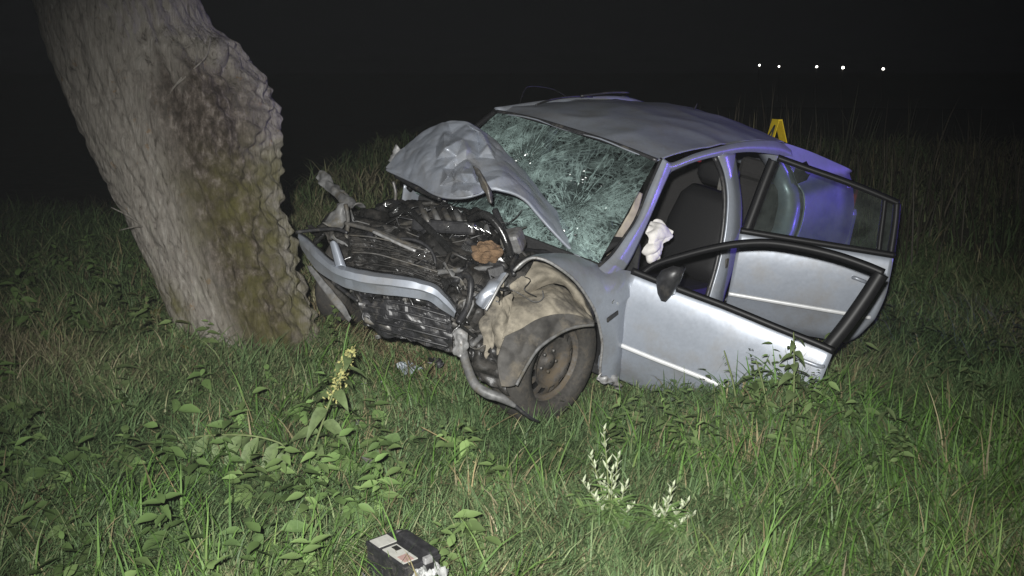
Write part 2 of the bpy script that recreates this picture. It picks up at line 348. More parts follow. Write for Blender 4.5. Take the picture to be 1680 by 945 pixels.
# ================================================================== leaning tree
def tree():
    root = empty('old_tree', ghit(420, 545), 'thick leaning old tree trunk with furrowed grey bark and a knobbly burl', 'tree')
    rl = np.array(root.location)
    ys = [-330, -200, -60, 20, 55, 85, 115, 145, 190, 240, 300, 340, 410, 470, 520, 560, 600, 660]
    le = [-45, 0, 48, 70, 80, 90, 101, 113, 131, 154, 184, 205, 240, 266, 290, 310, 318, 312]
    rm = [200, 245, 290, 330, 345, 352, 358, 366, 378, 390, 404, 412, 430, 450, 470, 485, 505, 530]   # right side of the sound stem
    rb = [200, 245, 290, 330, 346, 382, 418, 432, 459, 464, 458, 462, 482, 494, 508, 522, 545, 575]   # right side with burl and root flare
    dd = [6.2, 6.25, 6.3, 6.32, 6.34, 6.36, 6.38, 6.4, 6.4, 6.4, 6.42, 6.42, 6.45, 6.45, 6.45, 6.45, 6.45, 6.45]
    nv, nt_ = 380, 240
    yy = np.linspace(-330, 660, nv); I = lambda a: np.interp(yy, ys, a)
    k = np.ones(9) / 9
    sm = lambda a: np.convolve(np.pad(a, 4, 'edge'), k, 'valid')
    le, rm, rb, dd = sm(I(le)), sm(I(rm)), I(rb), sm(I(dd))
    G = np.zeros((nv, nt_, 3)); moss = np.zeros((nv, nt_)); wound = np.zeros((nv, nt_))
    th = np.linspace(0, 2 * math.pi, nt_, endpoint=False)
    for j in range(nv):
        cx = (le[j] + rm[j]) / 2; r0 = (rm[j] - le[j]) / 2 * dd[j] / F; rr = (rb[j] - cx) * dd[j] / F
        c = W(cx, yy[j], dd[j])
        ct, st = np.cos(th), np.sin(th)
        # burl lobe points right and slightly to the viewer (st<0 is towards the viewer)
        lobe = np.clip(np.cos(th + .12), 0, 1) ** 1.7
        r = r0 + (rr - r0) * lobe
        for i in range(nt_):
            p = Vector((math.cos(th[i]) * 6.5, math.sin(th[i]) * 6.5, yy[j] * .0050 + math.cos(th[i]) * .25))
            q = Vector((math.cos(th[i]) * 9, math.sin(th[i]) * 9, yy[j] * .016))
            wl = lobe[i] * min(1, max(0, (rr - r0) / .10))
            fur = -abs(mnoise.noise(p * 1.6 + Vector((0, 0, 2)))) * .040 + .010 * mnoise.noise(q) + .012 * mnoise.noise(q * 2.6)
            kn = wl * (.055 * mnoise.noise(Vector((ct[i] * 5, st[i] * 5, yy[j] * .03))) + .038 * mnoise.noise(Vector((ct[i] * 14, st[i] * 14, yy[j] * .07))))
            cross = -.010 * max(0, mnoise.noise(Vector((ct[i] * 7, st[i] * 7, yy[j] * .05))) - .15)
            sv = .5 + .5 * math.cos(th[i] - 5.25)      # seam where the burl meets the stem
            seam = -.035 * math.exp(-((th[i] - 5.30 - .05 * math.sin(yy[j] * .02)) / .06) ** 2) * min(1, max(0, (yy[j] - 85) / 60), max(0, (560 - yy[j]) / 60))
            ri = r[i] + fur + kn + cross * 3 + seam
            G[j, i] = (c[0] + ri * ct[i], c[1] + ri * st[i], c[2] + .10 * r0 * ct[i])
            moss[j, i] = np.clip(math.cos(th[i] - 5.9) * 1.6 - .55, 0, 1) * np.clip((yy[j] - 215) / 90, 0, 1)
            moss[j, i] = max(moss[j, i], np.clip(math.cos(th[i] - 3.6) * 4 - 2.6, 0, 1) * np.clip((yy[j] - 360 - 60 * (th[i] - 3.14)) / 40, 0, 1))
            wound[j, i] = np.clip(math.cos(th[i] - 5.45) * 6 - 4.9, 0, 1) * min(1, max(0, (yy[j] - 95 + 40 * mnoise.noise(q)) / 50))
    m, nt, b = nodemat('furrowed_bark')
    at = N(nt, 'ShaderNodeAttribute', attribute_name='moss'); aw = N(nt, 'ShaderNodeAttribute', attribute_name='wound')
    st_ = (20, 20, 3.2)
    n1 = noise(nt, 2.2, 8, .7, stretch=st_, dist=.6)
    c = ramp(nt, n1, [(.32, (.070, .062, .053)), (.44, (.225, .205, .178)), (.58, (.285, .265, .235)), (.72, (.43, .405, .365))])
    lich = ramp(nt, noise(nt, 9, 5, .7), [(.63, (0, 0, 0)), (.70, (.75,) * 3)])
    c = mix(nt, lich, c, (.24, .15, .07))
    lich2 = ramp(nt, noise(nt, 14, 4, .6, stretch=(1, 1, .6)), [(.60, (0, 0, 0)), (.68, (.55,) * 3)])
    c = mix(nt, lich2, c, (.30, .29, .24))
    nw = ramp(nt, noise(nt, 26, 5, .7, stretch=(1, 1, .55)), [(.42, (.045, .036, .028)), (.56, (.115, .095, .08)), (.68, (.24, .21, .185))])
    c = mix(nt, aw.outputs['Fac'], c, nw)
    mm = N(nt, 'ShaderNodeMath', operation='MULTIPLY'); nt.links.new(at.outputs['Fac'], mm.inputs[0])
    nt.links.new(ramp(nt, noise(nt, 6, 5, .65), [(.38, (.1,) * 3), (.62, (.85,) * 3)]), mm.inputs[1])
    c = mix(nt, mm.outputs[0], c, (.105, .098, .032))
    nt.links.new(c, b.inputs['Base Color']); b.inputs['Roughness'].default_value = .95; b.inputs['Specular IOR Level'].default_value = .15
    bump(nt, b, noise(nt, 2.6, 8, .75, stretch=st_), 1.0, .03)
    G = G - rl
    o = gridmesh('trunk', G, m, root, True, closeu=True, flip=False)
    for nm, a in (('moss', moss), ('wound', wound)):
        A = o.data.attributes.new(nm, 'FLOAT', 'POINT'); A.data.foreach_set('value', a.ravel().astype(np.float32))
    # twigs and dead sprouts on the stem
    for (a, bb, c2, r) in (((322, 62, 6.05), (318, 110, 5.98), (276, 150, 5.97), .006), ((300, 125, 5.99), (288, 140, 5.96), (270, 165, 5.97), .005),
                           ((345, 60, 6.05), (338, 92, 5.98), (312, 118, 5.97), .007), ((235, 372, 6.2), (212, 355, 6.1), (182, 340, 6.1), .006), ((240, 372, 6.2), (222, 372, 6.1), (196, 378, 6.1), .005)):
        tube('twig', [W(*a) - rl, W(*bb) - rl, W(*c2) - rl], [r, r * .8, r * .4], m, root, 6, 8)
    st0 = W(352, 92, 6.12) - rl
    tube('branch_stub', [st0 + np.array([-.05, .12, -.03]), st0, st0 + np.array([.03, -.07, .05])], [.085, .075, .06], m, root, 12, 8)
    # limbs and crown above the frame
    top = G[0].mean(0); br = bpy.data.materials['furrowed_bark']
    ends = []
    for (dx, dy, dz, r) in ((-1.1, .6, 2.4, .19), (.9, -.1, 2.2, .16), (-.2, 1.2, 2.6, .15), (-1.6, -.6, 1.7, .13)):
        e = top + np.array([dx, dy, dz]); ends.append(e)
        tube('limb', [top - np.array([-.03, 0, .35]), top + np.array([dx * .3, dy * .3, dz * .45]), e], [r * 1.4, r, r * .35], br, root, 10, 14)
    lm = simple('tree_leaf', (.055, .085, .025), .6, 0, .35, 2)
    n = 9000; cs_ = np.array(ends)[rng.integers(0, len(ends), n)] + rng.normal(size=(n, 3)) * np.array([.75, .75, .55]) * (.5 + rng.random((n, 1)))
    cs_ = cs_[cs_[:, 2] > top[2] + .5]; n = len(cs_)
    a = rng.normal(size=(n, 3)); a /= np.linalg.norm(a, axis=1)[:, None]; bq = np.cross(a, rng.normal(size=(n, 3))); bq /= np.linalg.norm(bq, axis=1)[:, None]
    V = np.stack([cs_ - a * .05, cs_ + bq * .022, cs_ + a * .05, cs_ - bq * .022], 1).reshape(-1, 3)
    mesh('crown', V, [[4 * i, 4 * i + 1, 4 * i + 2, 4 * i + 3] for i in range(n)], lm, root)
tree()
# ================================================================== grass and weeds
def attrcol(o, col):
    A = o.data.color_attributes.new('Col', 'FLOAT_COLOR', 'POINT')
    A.data.foreach_set('color', np.c_[col, np.ones(len(col))].astype(np.float32).ravel())
def leafmat(name, rough=.55, trans=.25):
    m, nt, b = nodemat(name); a = N(nt, 'ShaderNodeAttribute', attribute_name='Col')
    nt.links.new(a.outputs['Color'], b.inputs['Base Color']); b.inputs['Roughness'].default_value = rough
    b.inputs['Specular IOR Level'].default_value = .18
    return m
BLADE = leafmat('grass_blade')
def fastmesh(name, V, Fq, mat):
    me = bpy.data.meshes.new(name); nf = len(Fq)
    me.vertices.add(len(V)); me.vertices.foreach_set('co', V.astype(np.float32).ravel())
    me.loops.add(nf * 4); me.loops.foreach_set('vertex_index', Fq.astype(np.int32).ravel())
    me.polygons.add(nf); me.polygons.foreach_set('loop_start', np.arange(0, nf * 4, 4, dtype=np.int32))
    me.update(calc_edges=True); me.validate(); me.shade_smooth(); me.materials.append(mat)
    o = bpy.data.objects.new(name, me); COL.objects.link(o); return o
def incar(x, y):
    d = np.stack([x, y, height(x, y)], -1) - np.array(CARM.translation)
    l = d @ M3
    return (l[:, 0] > -3.6) & (l[:, 0] < .25) & (np.abs(l[:, 1]) < .82)
TB = ghit(420, 545)
def blades(name, n, ylo, yhi, Lm, wd, seg=4, keep=None, lean=(.6, 2.1), tallw=None, pal=None, label=None):
    y = ylo + (yhi - ylo) * rng.random(int(n * 1.15)) ** .9
    x = (rng.random(len(y)) * 2 - 1) * (.50 * y + .7)
    ok = np.hypot(x - TB[0] - .02, y - TB[1] - .10) > .27
    if keep is not None: ok &= keep(x, y)
    x, y = x[ok][:n], y[ok][:n]; n = len(x)
    cl = fbm(x * 1.7 + 31, y * 1.7 + 7, 3); cl2 = fbm(x * .7 + 3, y * .7 + 40, 2); tuft = fbm(x * 7, y * 7, 2)
    Ls = Lm * (.35 + 1.0 * cl + .5 * (tuft - .4)) * (.55 + .8 * rng.random(n))
    pa, pb = ghit(590, 690)[:2], ghit(740, 720)[:2]; Ls = Ls * (1 - .45 * np.exp(-((x - pa[0]) ** 2 + (y - pa[1]) ** 2) / .12) - .4 * np.exp(-((x - pb[0]) ** 2 + (y - pb[1]) ** 2) / .15))
    ic = incar(x, y); Ls = np.where(ic, np.minimum(Ls, .07), Ls)
    if tallw is not None: Ls = Ls * tallw(x, y)
    ang = 6.2 * fbm(x * 1.6 + 11, y * 1.6 + 5, 2) * 2 + rng.normal(size=n) * 1.35
    dr = np.stack([np.cos(ang), np.sin(ang)], 1)
    ln = lean[0] + (lean[1] - lean[0]) * rng.random(n) * (.55 + .7 * vnoise(x * 2.2 + 60, y * 2.2))
    W0 = wd * (.6 + .8 * rng.random(n)) * (.8 + .06 * y)
    base = np.stack([x, y, height(x, y) - .01], 1)
    side = np.stack([-dr[:, 1], dr[:, 0], np.zeros(n)], 1); tw = rng.normal(size=n) * .5
    side = side * np.cos(tw)[:, None] + np.stack([dr[:, 0], dr[:, 1], np.zeros(n)], 1) * np.sin(tw)[:, None]
    P = base.copy(); V = np.zeros((n, seg + 1, 2, 3)); a0 = ln * .30
    for k in range(seg + 1):
        wk = W0 * (1 - (k / seg) ** 2.0) * .5 + .0004
        V[:, k, 0] = P - side * wk[:, None]; V[:, k, 1] = P + side * wk[:, None]
        a = a0 + ln * 1.35 * (k / seg)
        st = (Ls / seg)[:, None] * np.c_[dr * np.sin(a)[:, None], np.cos(a)[:, None]]
        P = P + st
        g = height(P[:, 0], P[:, 1]) + .012; P[:, 2] = np.maximum(P[:, 2], g)
    idx = (np.arange(n) * (seg + 1) * 2)[:, None, None]
    q = np.arange(seg)[None, :, None] * 2 + np.array([0, 1, 3, 2])[None, None, :]
    Fq = (idx + q).reshape(-1, 4)
    o = fastmesh(name, V.reshape(-1, 3), Fq, BLADE)
    pal = np.array(pal if pal is not None else [(.072, .118, .048), (.098, .142, .060), (.128, .160, .074), (.160, .168, .088), (.21, .19, .12)])
    pr = np.clip(cl2 * 1.6 - .35 + rng.normal(size=n) * .28, 0, .999) * 4
    i0 = np.clip(pr.astype(int), 0, 3); t = (pr - i0)[:, None]
    c = pal[i0] * (1 - t) + pal[np.minimum(i0 + 1, 4)] * t
    dry = rng.random(n) < (.03 + .10 * (fbm(x * 1.1 + 77, y * 1.1, 2) > .56)); c[dry] = np.array([.20, .175, .095]) * (.55 + .6 * rng.random((dry.sum(), 1)))
    a_, b_ = ghit(505, 505)[:2], ghit(690, 615)[:2]; ab = b_ - a_
    tt = np.clip(((x - a_[0]) * ab[0] + (y - a_[1]) * ab[1]) / (ab @ ab), 0, 1); ds = np.hypot(x - a_[0] - tt * ab[0], y - a_[1] - tt * ab[1])
    scr = rng.random(n) < .75 * np.exp(-(ds / .16) ** 2); c[scr] = np.array([.15, .12, .07]) * (.5 + .8 * rng.random((scr.sum(), 1)))
    c = c * (.65 + .7 * rng.random((n, 1)))
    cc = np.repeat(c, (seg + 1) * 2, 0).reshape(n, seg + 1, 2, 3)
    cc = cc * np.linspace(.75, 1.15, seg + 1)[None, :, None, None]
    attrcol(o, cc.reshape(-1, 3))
    o['kind'] = 'stuff'; o['label'] = label; o['category'] = 'grass'
    return o
blades('grass', 120000, 2.9, 6.6, .19, .0058, 4, label='matted green grass covering the bank around the car')
blades('grass', 62000, 6.2, 10.5, .22, .0064, 3, label='dim rough grass beyond the wreck and the tree')
blades('grass', 26000, 10, 20, .30, .009, 3, label='dark grass field fading into the night')
blades('grass', 26000, 2.9, 6.6, .10, .0050, 2, lean=(1.2, 2.6), pal=[(.10, .12, .05), (.13, .14, .06), (.15, .15, .07), (.18, .165, .085), (.22, .19, .11)], label='short broken blades and thatch lying on the turf')
# long fresh blades to the right of the foreground
rx = lambda x, y: (fbm(x * 2.1 + 9, y * 2.1 + 1, 2) + .30 * np.clip(x - .2, 0, 2) - .12 * np.clip(y - 5, 0, 4)) > .62
blades('grass', 8500, 2.9, 6.0, .30, .0078, 5, keep=rx, lean=(.35, 1.5), pal=[(.07, .14, .03), (.09, .16, .04), (.10, .165, .045), (.12, .165, .055), (.15, .165, .07)], label='long fresh grass blades rising from the matted turf')
bk = lambda x, y: (x > .9 + .25 * (y - 8)) & ~incar(x, y)
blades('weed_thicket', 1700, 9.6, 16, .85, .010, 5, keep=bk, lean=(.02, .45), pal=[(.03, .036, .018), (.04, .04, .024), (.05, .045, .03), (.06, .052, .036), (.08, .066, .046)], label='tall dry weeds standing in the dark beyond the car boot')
# ---- broad leaves scattered through the sward
def leafquads(c, d, n_, l, w_):
    """pointed leaf of 6 faces folded along its midrib: arrays of centre-base, direction, normal"""
    s = np.cross(d, n_); s /= np.linalg.norm(s, axis=1)[:, None] + 1e-9
    ts = np.array([0, .18, .42, .7, 1.0]); ws = np.array([.05, .75, 1.0, .62, .02]); dr = np.array([0, .03, .02, -.06, -.22])
    V = np.zeros((len(c), 5, 3, 3))
    for k in range(5):
        m = c + d * (l * ts[k])[:, None] + n_ * (l * dr[k])[:, None]
        V[:, k, 1] = m - n_ * (w_ * .18 * ws[k])[:, None]
        V[:, k, 0] = m - s * (w_ * .5 * ws[k])[:, None]; V[:, k, 2] = m + s * (w_ * .5 * ws[k])[:, None]
    q = np.array([[k * 3 + j, k * 3 + j + 1, k * 3 + j + 4, k * 3 + j + 3] for k in range(4) for j in range(2)])
    return V.reshape(-1, 3), (np.arange(len(c))[:, None, None] * 15 + q[None]).reshape(-1, 4)
LEAF = leafmat('broad_leaf', .5)
def undergrowth(name, n, keep, l0, label, ylo=2.9, yhi=8.5, col=(.062, .088, .036)):
    y = ylo + (yhi - ylo) * rng.random(n * 5); x = (rng.random(n * 5) * 2 - 1) * (.5 * y + .5)
    ok = keep(x, y) & ~incar(x, y) & (np.hypot(x - TB[0], y - TB[1]) > .42); x, y = x[ok][:n], y[ok][:n]; n = len(x)
    c = np.stack([x, y, height(x, y) + .02 + .13 * rng.random(n)], 1)
    a = rng.random(n) * 6.28; d = np.stack([np.cos(a), np.sin(a), rng.normal(size=n) * .35 - .05], 1); d /= np.linalg.norm(d, axis=1)[:, None]
    nn = np.stack([rng.normal(size=n) * .35, rng.normal(size=n) * .35 - .2, np.ones(n)], 1); nn -= d * (nn * d).sum(1)[:, None]; nn /= np.linalg.norm(nn, axis=1)[:, None]
    l = l0 * (.5 + rng.random(n)); V, Fq = leafquads(c, d, nn, l, l * (.38 + .2 * rng.random(n)))
    o = fastmesh(name, V, Fq, LEAF)
    cc = np.array(col) * (.5 + .8 * rng.random((n, 1))) + (rng.random((n, 1)) < .06) * np.array([.04, .025, .0])
    attrcol(o, np.repeat(cc, 15, 0)); o['kind'] = 'stuff'; o['label'] = label; o['category'] = 'undergrowth'
def weeds(name, n, keep, h, l0, nl, label, col, ylo=2.9, yhi=8.5, wr=.42):
    """leafy weeds, each a short stem with drooping opposite leaves, as one mass"""
    y = ylo + (yhi - ylo) * rng.random(n * 8); x = (rng.random(n * 8) * 2 - 1) * (.5 * y + .5)
    ok = keep(x, y) & ~incar(x, y) & (np.hypot(x - TB[0], y - TB[1] - .1) > .33); x, y = x[ok][:n], y[ok][:n]; n = len(x)
    C, D_, NN, LL, CC = [], [], [], [], []
    for i in range(n):
        H_ = h * (.4 + rng.random()); lean = rng.normal(size=2) * .35; g = float(height(x[i], y[i])); c0 = np.array(col) * (.6 + .7 * rng.random()); ph = rng.random() * 6.28
        k_ = int(nl * (.6 + .7 * rng.random()))
        for k in range(k_):
            f_ = .15 + .85 * k / k_; p = np.array([x[i] + lean[0] * H_ * f_, y[i] + lean[1] * H_ * f_, g + .02 + H_ * f_]); a = ph + (k // 2) * 1.571 + (k % 2) * 3.1416 + rng.normal() * .3
            dz = .25 - .75 * rng.random() + .5 * (f_ > .85); d = np.array([math.cos(a), math.sin(a), dz]); d /= np.linalg.norm(d)
            n_ = np.array([rng.normal() * .3, rng.normal() * .3 - .25, 1.]); n_ -= d * (n_ @ d); n_ /= np.linalg.norm(n_)
            C.append(p); D_.append(d); NN.append(n_); LL.append(l0 * (1.15 - .6 * f_) * (.45 + .9 * rng.random())); CC.append(c0 * (.7 + .6 * rng.random()) * (1 + .25 * (f_ > .8)))
    LL = np.array(LL); V, Fq = leafquads(np.array(C), np.array(D_), np.array(NN), LL, LL * (wr + .12 * rng.random(len(LL))))
    o = fastmesh(name, V, Fq, LEAF); attrcol(o, np.repeat(np.array(CC), 15, 0)); o['kind'] = 'stuff'; o['label'] = label; o['category'] = 'undergrowth'
weeds('undergrowth', 160, lambda x, y: (x < -.25 - .06 * y) & (fbm(x * 1.5 + 4, y * 1.5, 2) > .40), .18, .105, 12, 'tangle of small leafy weeds in the grass around the tree', (.085, .135, .045))
weeds('undergrowth', 80, lambda x, y: (x < -.05) & (y < 5.2) & (fbm(x * 2.0 + 24, y * 2.0, 2) > .42), .14, .10, 11, 'low nettle seedlings filling the grass left of the battery', (.105, .155, .055))
weeds('undergrowth', 70, lambda x, y: (x > .15) & (y < 5.9) & (fbm(x * 2.3 + 14, y * 2.3 + 50, 2) > .52), .16, .07, 10, 'scattered leafy weeds in the grass before the car', (.10, .15, .05), wr=.3)
weeds('undergrowth', 42, lambda x, y: (np.abs(x - 1.25) < .75) & (y > 5.2) & (y < 5.75), .22, .075, 12, 'weeds growing up along the lower edge of the open door', (.10, .145, .055), 5.0, 6.0, .35)
weeds('undergrowth', 46, lambda x, y: (np.hypot(x - TB[0], y - TB[1]) < .75) & (y < TB[1] + .1), .20, .085, 11, 'leafy weeds hugging the foot of the tree trunk', (.085, .12, .045), 4.5, 8.5)
weeds('undergrowth', 90, lambda x, y: (x > 1.7) & (y > 5.5), .25, .11, 9, 'dim coarse weeds on the dark slope beyond the open doors', (.07, .095, .04), 5.5, 9.5, .22)
undergrowth('undergrowth', 500, lambda x, y: (np.hypot(x - W(255, 480, 6.35)[0], (y - W(255, 480, 6.35)[1]) * .8) < .42), .07, 'mossy leaves crowding the left side of the trunk base', col=(.06, .07, .028))
# ================================================================== the wrecked car
CAR = empty('crashed_car', (0, 0, 0), 'wrecked silver car with crushed front against the tree and two open doors', 'car', mat=CARM)
LR = lambda row: np.array([L(*p) for p in row])
YR = lambda row: np.array([on(p[0], p[1], 'y', p[2]) for p in row])
def sheet(name, rows, nu, nv, mat, thick=.004, amp=0., sc=8., seed=0., label=None, smooth=True, parent=CAR, kind='L', flip=False, post=None):
    G = loft([(LR if kind == 'L' else YR if kind == 'Y' else np.array)(r) for r in rows], nu, nv) if nv else np.array([cr((LR if kind == 'L' else np.array)(r), nu) for r in rows])
    if amp: G = crumple(G, amp, sc, seed)
    if post is not None: G = post(G)
    return gridmesh(name, G, mat, parent, smooth, thick, label, flip)
def lathe(prof, c, ax, n=48, skip=None):
    ax = np.array(ax, float); ax /= np.linalg.norm(ax); u = np.cross(ax, (0, 0, 1.)); u /= np.linalg.norm(u); v_ = np.cross(ax, u)
    V = [np.array(c) + ax * a + r * (math.cos(2 * math.pi * k / n) * u + math.sin(2 * math.pi * k / n) * v_) for r, a in prof for k in range(n)]
    Fc = [[j * n + k, j * n + (k + 1) % n, (j + 1) * n + (k + 1) % n, (j + 1) * n + k] for j in range(len(prof) - 1) for k in range(n) if not (skip and skip(j, k))]
    return V, Fc
# ---- roof, header, rails
rx_ = [(-1.03, 1.355, 1.392, .60), (-1.25, 1.372, 1.425, .60), (-1.7, 1.365, 1.435, .595), (-2.1, 1.342, 1.412, .585), (-2.45, 1.305, 1.37, .57), (-2.62, 1.265, 1.325, .56)]
rows = []
for x, zs, zc, yw in rx_:
    rows.append([(x - (.02 if abs(t) > .8 else 0) + .05 * (1 - t * t) * (x > -1.1), yw * t, zs + (zc - zs) * (1 - abs(t) ** 2.2)) for t in np.linspace(-1, 1, 9)])
G = loft([np.array(r) for r in rows], 60, 60)
G = crumple(G, .010, 3.2, 4.)
gridmesh('roof', G, PAINT, CAR, True, .006, 'silver roof buckled above the windscreen')
tube('roof_strip', [(-1.32, -.52, 1.388), (-1.5, -.545, 1.402), (-1.72, -.555, 1.402), (-1.95, -.55, 1.385)], .006, BLACKP, CAR, 6, 20, 'roof trim strip sprung loose')
tube('antenna', [(-2.35, 0, 1.375), (-2.36, 0, 1.385), (-2.42, -.02, 1.42)], [.012, .006, .003], BLACKP, CAR, 6, 10)
tube('roof_strip', [(-1.75, -.50, 1.415), (-1.95, -.42, 1.44), (-2.12, -.38, 1.437)], .008, BLACKP, CAR, 6, 12)
rail_u = [(1087, 261, .605), (1102, 268, .612), (1140, 253, .615), (1186, 240, .612), (1223, 233, .608), (1268, 231, .60), (1296, 241, .60)]
rail_l = [(1098, 285, .625), (1106, 278, .63), (1142, 264, .64), (1190, 253, .64), (1233, 249, .635), (1285, 256, .63), (1300, 262, .635)]
mid = [(a[0] * .5 + b[0] * .5, a[1] * .5 + b[1] * .5, a[2] * .5 + b[2] * .5 + .015) for a, b in zip(rail_u, rail_l)]
sheet('roof_rail', [rail_u, mid, rail_l], 60, 10, PAINT, .012, kind='Y', label='silver roof rail catching blue light')
ap_l = [(975, 446, .745), (1004, 420, .72), (1030, 385, .69), (1047, 358, .668), (1066, 311, .635), (1088, 260, .605)]
ap_r = [(1012, 458, .775), (1034, 425, .745), (1058, 374, .71), (1072, 342, .69), (1088, 305, .66), (1104, 270, .625)]
am = [((a[0] + b[0]) / 2 - 2, (a[1] + b[1]) / 2, (a[2] + b[2]) / 2 + .012) for a, b in zip(ap_l, ap_r)]
sheet('windscreen_pillar', [ap_l, am, ap_r], 40, 10, PAINT, .012, kind='Y')
tube('windscreen_seal', [on(p[0] - 3, p[1], 'y', p[2] - .01) for p in ap_l], .010, BLACKP, CAR, 6, 30)
tube('windscreen_pillar', [(-.45, -.72, .90), (-.72, -.675, 1.13), (-1.03, -.60, 1.355)], .018, TRIM, CAR, 10, 24)
tube('windscreen_header', [(-1.045, .6, 1.352), (-1.01, .3, 1.383), (-.99, 0, 1.392), (-1.01, -.3, 1.383), (-1.045, -.6, 1.352)], .013, BLACKP, CAR, 8, 30)
# ---- cracked windscreen, sagging inwards
wr = []
for t in np.linspace(0, 1, 6):
    z = 1.352 - t * .47; xx = -1.045 + t * .56; yw = .595 + t * .10
    wr.append([(xx + .075 * (1 - s * s), yw * s, z + .03 * (1 - s * s)) for s in np.linspace(-1, 1, 9)])
G = loft([np.array(r) for r in wr], 90, 60)
for j in range(60):
    for i in range(90):
        s = i / 89 * 2 - 1; t = j / 59
        e = min(1, (1 - abs(s)) * 4) * min(1, t * 5) * min(1, (1 - t) * 5)
        p = Vector(G[j, i])
        dent = -.05 * math.exp(-((s + .15) / .35) ** 2 - ((t - .55) / .25) ** 2) + .022 * mnoise.noise(p * 4.5) + .008 * mnoise.noise(p * 17)
        G[j, i] += np.array([.65, 0, .75]) * dent * e
gridmesh('windscreen', G, CRACK, CAR, True, 0, 'shattered greenish windscreen')
tube('wiper', [(-.50, .45, .905), (-.56, .1, .965), (-.60, -.30, .985)], .008, BLACKP, CAR, 6, 16)
# beige headlining torn down along the driver's pillar
sheet('pillar_trim', [[(1044, 312, 6.62), (1036, 340, 6.6), (1018, 372, 6.58), (1000, 398, 6.55), (992, 415, 6.53)], [(1054, 318, 6.64), (1046, 350, 6.62), (1032, 380, 6.6), (1014, 402, 6.57), (996, 420, 6.55)]], 24, 6, BEIGE, .006, .012, 9, label='torn beige pillar lining behind the glass')
# ---- centre post
bl = [(1176, 254, .625), (1188, 285, .67), (1193, 325, .715), (1189, 380, .755), (1178, 435, .785), (1162, 492, .80), (1148, 560, .80)]
brr = [(1204, 250, .625), (1211, 300, .675), (1215, 340, .72), (1213, 385, .76), (1201, 440, .79), (1184, 495, .805), (1170, 565, .80)]
bm_ = [((a[0] + b[0]) / 2, (a[1] + b[1]) / 2, (a[2] + b[2]) / 2 + .022) for a, b in zip(bl, brr)]
post = sheet('centre_pillar', [bl, bm_, brr], 40, 10, PAINT, .02, kind='Y')
tube('door_seal', [on(p[0] - 4, p[1] + 3, 'y', p[2] - .02) for p in bl], .016, BLACKP, CAR, 8, 30)
box('striker', on(1192, 432, 'y', .815), (.03, .012, .06), STEEL, post, bv=.004)
box('belt_guide', on(1184, 300, 'y', .60), (.04, .03, .09), GREYP, post, bv=.006)
# ---- quarter panel, rear glass, boot
Zs = [1.285, 1.20, 1.10, 1.02, .97, .88, .75, .60, .45, .30]
y_q = [.60, .635, .68, .715, .765, .80, .83, .84, .83, .79]
xf = [-2.44, -2.52, -2.60, -2.64, -2.64, -2.62, -2.55, -2.42, -2.28, -2.15]
xr = [-2.56, -2.88, -3.20, -3.44, -3.52, -3.55, -3.57, -3.58, -3.58, -3.54]
rows = [[(xf[k] + (xr[k] - xf[k]) * t, y_q[k] - (.09 * max(0, t - .7) / .3 if k >= 4 else .0) , Zs[k]) for t in np.linspace(0, 1, 7)] for k in range(10)]
q = sheet('quarter_panel', rows, 40, 60, PAINT, .01, kind='A', label='silver rear quarter washed in blue light')
gridmesh('door_jamb', np.array([[(xf[k] + .002, y_q[k] - .012, Zs[k]) for k in range(10)], [(xf[k] + .07, y_q[k] - .05, Zs[k]) for k in range(10)], [(xf[k] + .09, y_q[k] - .14, Zs[k]) for k in range(10)]]), PAINT, q, True, .006)
rows = [[(a, -b, c) for a, b, c in r] for r in rows]
sheet('quarter_panel', rows, 20, 30, PAINT, .01, kind='A')
poly('quarter_patch', [(-2.60, .685, 1.10), (-2.66, .668, 1.14), (-2.80, .664, 1.15), (-2.86, .690, 1.08), (-2.76, .712, 1.035), (-2.63, .715, 1.03)], DGLASS, CAR, .004)  # dark glossy patch set into the rear quarter
gridmesh('rear_window', loft([np.array([(-2.63, y, 1.262 + .055 * (1 - (y / .55) ** 2)) for y in np.linspace(-.55, .55, 7)]), np.array([(-2.95, y, 1.168 + .06 * (1 - (y / .6) ** 2)) for y in np.linspace(-.6, .6, 7)]), np.array([(-3.28, y, 1.035 + .03 * (1 - (y / .68) ** 2)) for y in np.linspace(-.68, .68, 7)])], 24, 14), DGLASS, CAR, True, .004)
gridmesh('boot_lid', loft([np.array([(-3.285, y, 1.022 + .03 * (1 - (y / .68) ** 2)) for y in np.linspace(-.68, .68, 7)]), np.array([(-3.42, y, 1.008 + .03 * (1 - (y / .7) ** 2)) for y in np.linspace(-.7, .7, 7)]), np.array([(-3.54, y, .975 + .03 * (1 - (y / .66) ** 2)) for y in np.linspace(-.66, .66, 7)]), np.array([(-3.60, y, .80) for y in np.linspace(-.64, .64, 7)])], 30, 24), PAINT, CAR, True, .008)
box('rear_bumper', (-3.60, 0, .55), (.14, 1.52, .34), PAINT, CAR, bv=.05)
for s in (1, -1): bev(box('tail_lamp', (-3.575, s * .66, .80), (.06, .17, .22), TAIL, CAR), .02)
